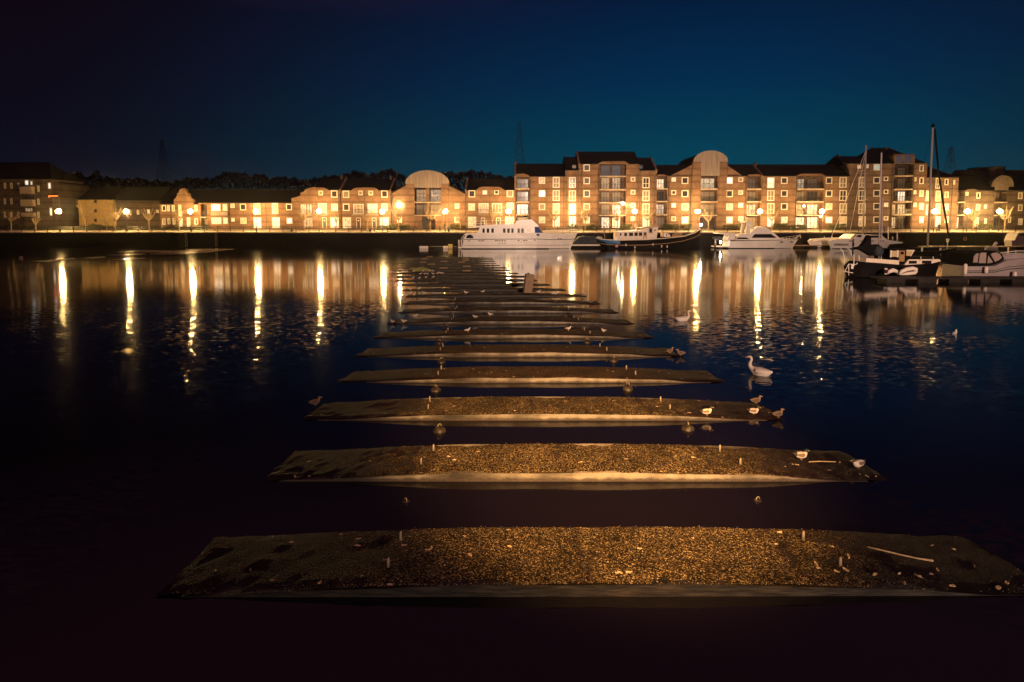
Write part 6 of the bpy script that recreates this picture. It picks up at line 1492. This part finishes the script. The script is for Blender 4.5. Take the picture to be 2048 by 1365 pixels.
# ------------------------------------------------------------------ birds
M['gull_white'] = mat('white_feather', (.50, .42, .36), .9); M['gull_grey'] = mat('grey_feather', (.36, .31, .30), .8)
M['beak'] = mat('orange_beak', (.50, .22, .05), .5); M['duck_dark'] = mat('dark_feather', (.05, .035, .03), .7); M['duck_brown'] = noise_mat('brown_feather', (.10, .065, .04), (.20, .13, .08), 22, .8); M['duck_green'] = mat('green_head', (.012, .03, .018), .35)
M['black_tail'] = mat('black_tail', (.02, .015, .015), .7)
def bird(name, kind, lab, cat, group, body='gull_white', wing='gull_grey', head=None):
    o = thing(name, (0, 0, 0), lab, cat, group)
    if kind == 'gull':
        path = [(-.24, .165, .008), (-.18, .168, .026), (-.10, .165, .052), (-.01, .165, .072), (.06, .175, .074), (.105, .205, .055), (.13, .245, .036), (.145, .275, .037), (.165, .287, .035), (.19, .285, .022), (.20, .282, .008)]
        bk, legs, wl, ww, wz = [(.195, .282, .011), (.245, .274, .003)], .10, .17, .062, .185
    elif kind == 'duck':
        path = [(-.27, .20, .01), (-.20, .17, .05), (-.10, .155, .095), (.02, .15, .112), (.11, .165, .10), (.155, .21, .06), (.165, .26, .045), (.175, .295, .052), (.20, .31, .048), (.235, .305, .03), (.245, .30, .012)]
        bk, legs, wl, ww, wz = [(.235, .30, .022), (.275, .292, .018), (.30, .288, .006)], .06, .20, .10, .17
    else:
        path = [(-.55, .30, .02), (-.46, .27, .08), (-.30, .20, .17), (-.08, .17, .22), (.16, .20, .20), (.32, .28, .12), (.42, .38, .08), (.43, .50, .06), (.38, .60, .05), (.36, .70, .048), (.41, .765, .056), (.48, .765, .052), (.54, .745, .035), (.56, .74, .014)]
        bk, legs, wl, ww, wz = [(.54, .745, .03), (.61, .72, .022), (.65, .71, .008)], 0, .42, .20, .24
    b = MB(); b.tube([(x, 0, z) for x, z, r in path], [r for x, z, r in path], 10); b.build('body', M[body], o, smooth=True)
    b = MB(); b.tube([(x, 0, z) for x, z, r in bk], [r for x, z, r in bk], 6); b.build('beak', M['beak'], o, smooth=True)
    for sg in (-1, 1):
        b = MB(); b.tube([(wl * .42, sg * ww * .8, wz), (wl * .1, sg * ww * 1.02, wz + .012), (-wl * .55, sg * ww * .8, wz), (-wl * 1.25, sg * ww * .25, wz + .01)], [.02 * wl / .17, .048 * wl / .17, .038 * wl / .17, .006], 8, sx=.5); b.build('wing', M[wing], o, smooth=True)
        if legs:
            b = MB(); b.tube([(.01, sg * .028, legs), (.005, sg * .03, .012), (.04, sg * .03, .004)], [.009, .006, .010], 5); b.build('leg', M['beak'], o)
        if kind != 'swan':
            b = MB(); q = path[-3]; b.ball((q[0], sg * q[2] * .85, q[1] + .008), .006, 6, 4); b.build('eye', M['black_tail'], o)
    if head:
        hp = path[6:]; b = MB(); b.tube([(x, 0, z) for x, z, r in hp], [r + .003 for x, z, r in hp], 10); b.build('head_plumage', M[head], o, smooth=True)
    if kind == 'duck' and head:
        b = MB(); b.tube([(-.285, 0, .205), (-.22, 0, .18), (-.18, 0, .165)], [.012, .05, .072], 10); b.build('tail', M['black_tail'], o, smooth=True)
    return o
G0 = bird('gull', 'gull', '', 'gull', 'gulls on the pontoons')
GULLS = [(740 + x / 6.827, 500 + y_ / 6.827) for x, y_ in ((275, 300), (310, 298), (375, 300), (450, 290), (480, 295), (505, 297), (600, 295), (720, 297), (820, 293), (858, 297), (690, 335), (745, 335), (785, 335), (860, 340), (925, 335), (965, 330), (990, 325), (470, 345), (365, 345), (490, 390), (590, 382), (675, 385), (765, 375), (865, 370), (300, 400), (285, 450), (330, 470), (455, 530), (548, 535), (665, 525), (545, 590), (605, 598), (735, 583), (455, 615), (490, 607), (1310, 608), (1543, 590))]
GULLS += [(935.5, 664), (1207.6, 662), (1136.5, 661), (1077.7, 586), (1106.4, 588), (1112, 588), (785, 641), (808, 642), (950.5, 637), (980.6, 631)]
spots = {}
for i, (px, py) in enumerate(GULLS):
    k, p = on_row(px, py); spots.setdefault(k, []).append((p.x, p, i))
first = True
FAC = {}
for k in sorted(spots):
    row = sorted(spots[k], key=lambda q: q[0])
    for n_, (x, p, i) in enumerate(row):
        rnd = random.Random(i * 13 + 1)
        right = rnd.random() < .62
        if first: o = G0; first = False
        else: o = copy_tree(G0)
        pos = ('the only one there' if len(row) == 1 else 'leftmost there' if n_ == 0 else 'rightmost there' if n_ == len(row) - 1 else ORD[n_] + ' from left there')
        o['label'] = 'white gull facing ' + ('right' if right else 'left') + ' on the ' + ORD[k] + ' pontoon, ' + pos
        s = rnd.uniform(.62, .82); o.scale = (s, s, s)
        o.location = p; o.rotation_euler = (0, rnd.uniform(-.12, .05), (0 if right else math.pi) + rnd.uniform(-.5, .5))
w = copy_tree(G0); p = onz(1912, 668, 0); w.location = (p.x, p.y, -.08); w.rotation_euler = (0, -.5, .3); w['label'] = 'single white gull on open water far right below the motor sailer'; w['group'] = 'gulls on open water'
w.scale = (.8, .8, .8)
w = copy_tree(G0); p = onz(831, 633.5, 0); w.location = (p.x, p.y, -.07); w.rotation_euler = (0, 0, .3); w['label'] = 'white gull afloat in the gap beyond the seventh pontoon, beside the left end'; w['group'] = 'gulls on open water'
mal = bird('mallard', 'duck', 'plump mallard drake facing right on the third pontoon, left of the mallards', 'duck', 'mallards on the third pontoon', 'gull_white', 'duck_brown', 'duck_green')
k, p = on_row(1413, 824); mal.location = p; mal.rotation_euler = (0, 0, .15); mal.scale = (.68, .68, .68)
o = copy_tree(mal); o['label'] = 'mallard drake preening near the right end of the third pontoon'; k, p = on_row(1506, 818); o.location = p; o.rotation_euler = (0, .12, math.pi - 3.0)
hen = bird('mallard_hen', 'duck', 'brown duck at the very tip of the third pontoon', 'duck', 'brown ducks by the pontoon ends', 'duck_brown', 'duck_dark')
k, p = on_row(1556, 824); hen.location = p; hen.rotation_euler = (0, 0, .3); hen.scale = (.68, .68, .68)
for px, py, rz, lab in ((1512, 797, .2, 'dark brown duck just behind the preening drake on the third pontoon'), (1340, 699, .5, 'brown duck at the right end of the fifth pontoon, left of two'), (1362, 707, 2.6, 'brown duck at the right tip of the fifth pontoon'), (1165, 589, .3, 'dark duck on the right end of a middle pontoon beyond the timber post'), (1182, 601, 2.8, 'dark duck below another on the right end of the ninth pontoon'), (630, 800, .6, 'dark bird on the left end of the third pontoon')):
    k, p = on_row(px, py); o = copy_tree(hen); o.location = p; o.rotation_euler = (0, 0, rz); o['label'] = lab
for px, py, rz, lab in ((1601, 908, .2, 'pale duck beside a stick on the second pontoon'), (1718, 922, .3, 'pale duck at the right end of the second pontoon')):
    k, p = on_row(px, py); o = copy_tree(mal); o.location = p; o.rotation_euler = (0, 0.1, rz + math.pi * (px == 1718)); o['label'] = lab; o['group'] = 'pale ducks on the second pontoon'
sw = bird('swan', 'swan', 'white swan swimming beside the right ends of the middle pontoons', 'swan', 'swans on the dock', 'gull_white', 'gull_white')
p = onz(1366, 642, 0); sw.location = (p.x, p.y, -.06); sw.rotation_euler = (0, 0, .15); sw.scale = (.75, .75, .75)
o = copy_tree(sw); p = onz(1519, 750, 0); o.location = (p.x, p.y, -.06); o.rotation_euler = (0, 0, 2.3); o.scale = (.8, .8, .8); o['label'] = 'white swan seen from behind on open water right of the near pontoons'

# ------------------------------------------------------------------ thin even haze, added to give the lamps a glow like lens bloom
m = bpy.data.materials.new('added_haze'); m.use_nodes = True; m.node_tree.nodes.clear()
vo = N(m, 'ShaderNodeOutputMaterial'); pv = N(m, 'ShaderNodeVolumePrincipled')
pv.inputs['Color'].default_value = (.97, .96, .94, 1)
pv.inputs['Density'].default_value = HAZE_D
pv.inputs['Anisotropy'].default_value = HAZE_G
L(m, pv.outputs[0], vo.inputs['Volume'])
b = MB(); b.box(-480, 480, -125, 590, -3, 78)
tag(b.build('haze', m), 'thin haze added over the whole dock for lamp glow', 'haze', kind='stuff')
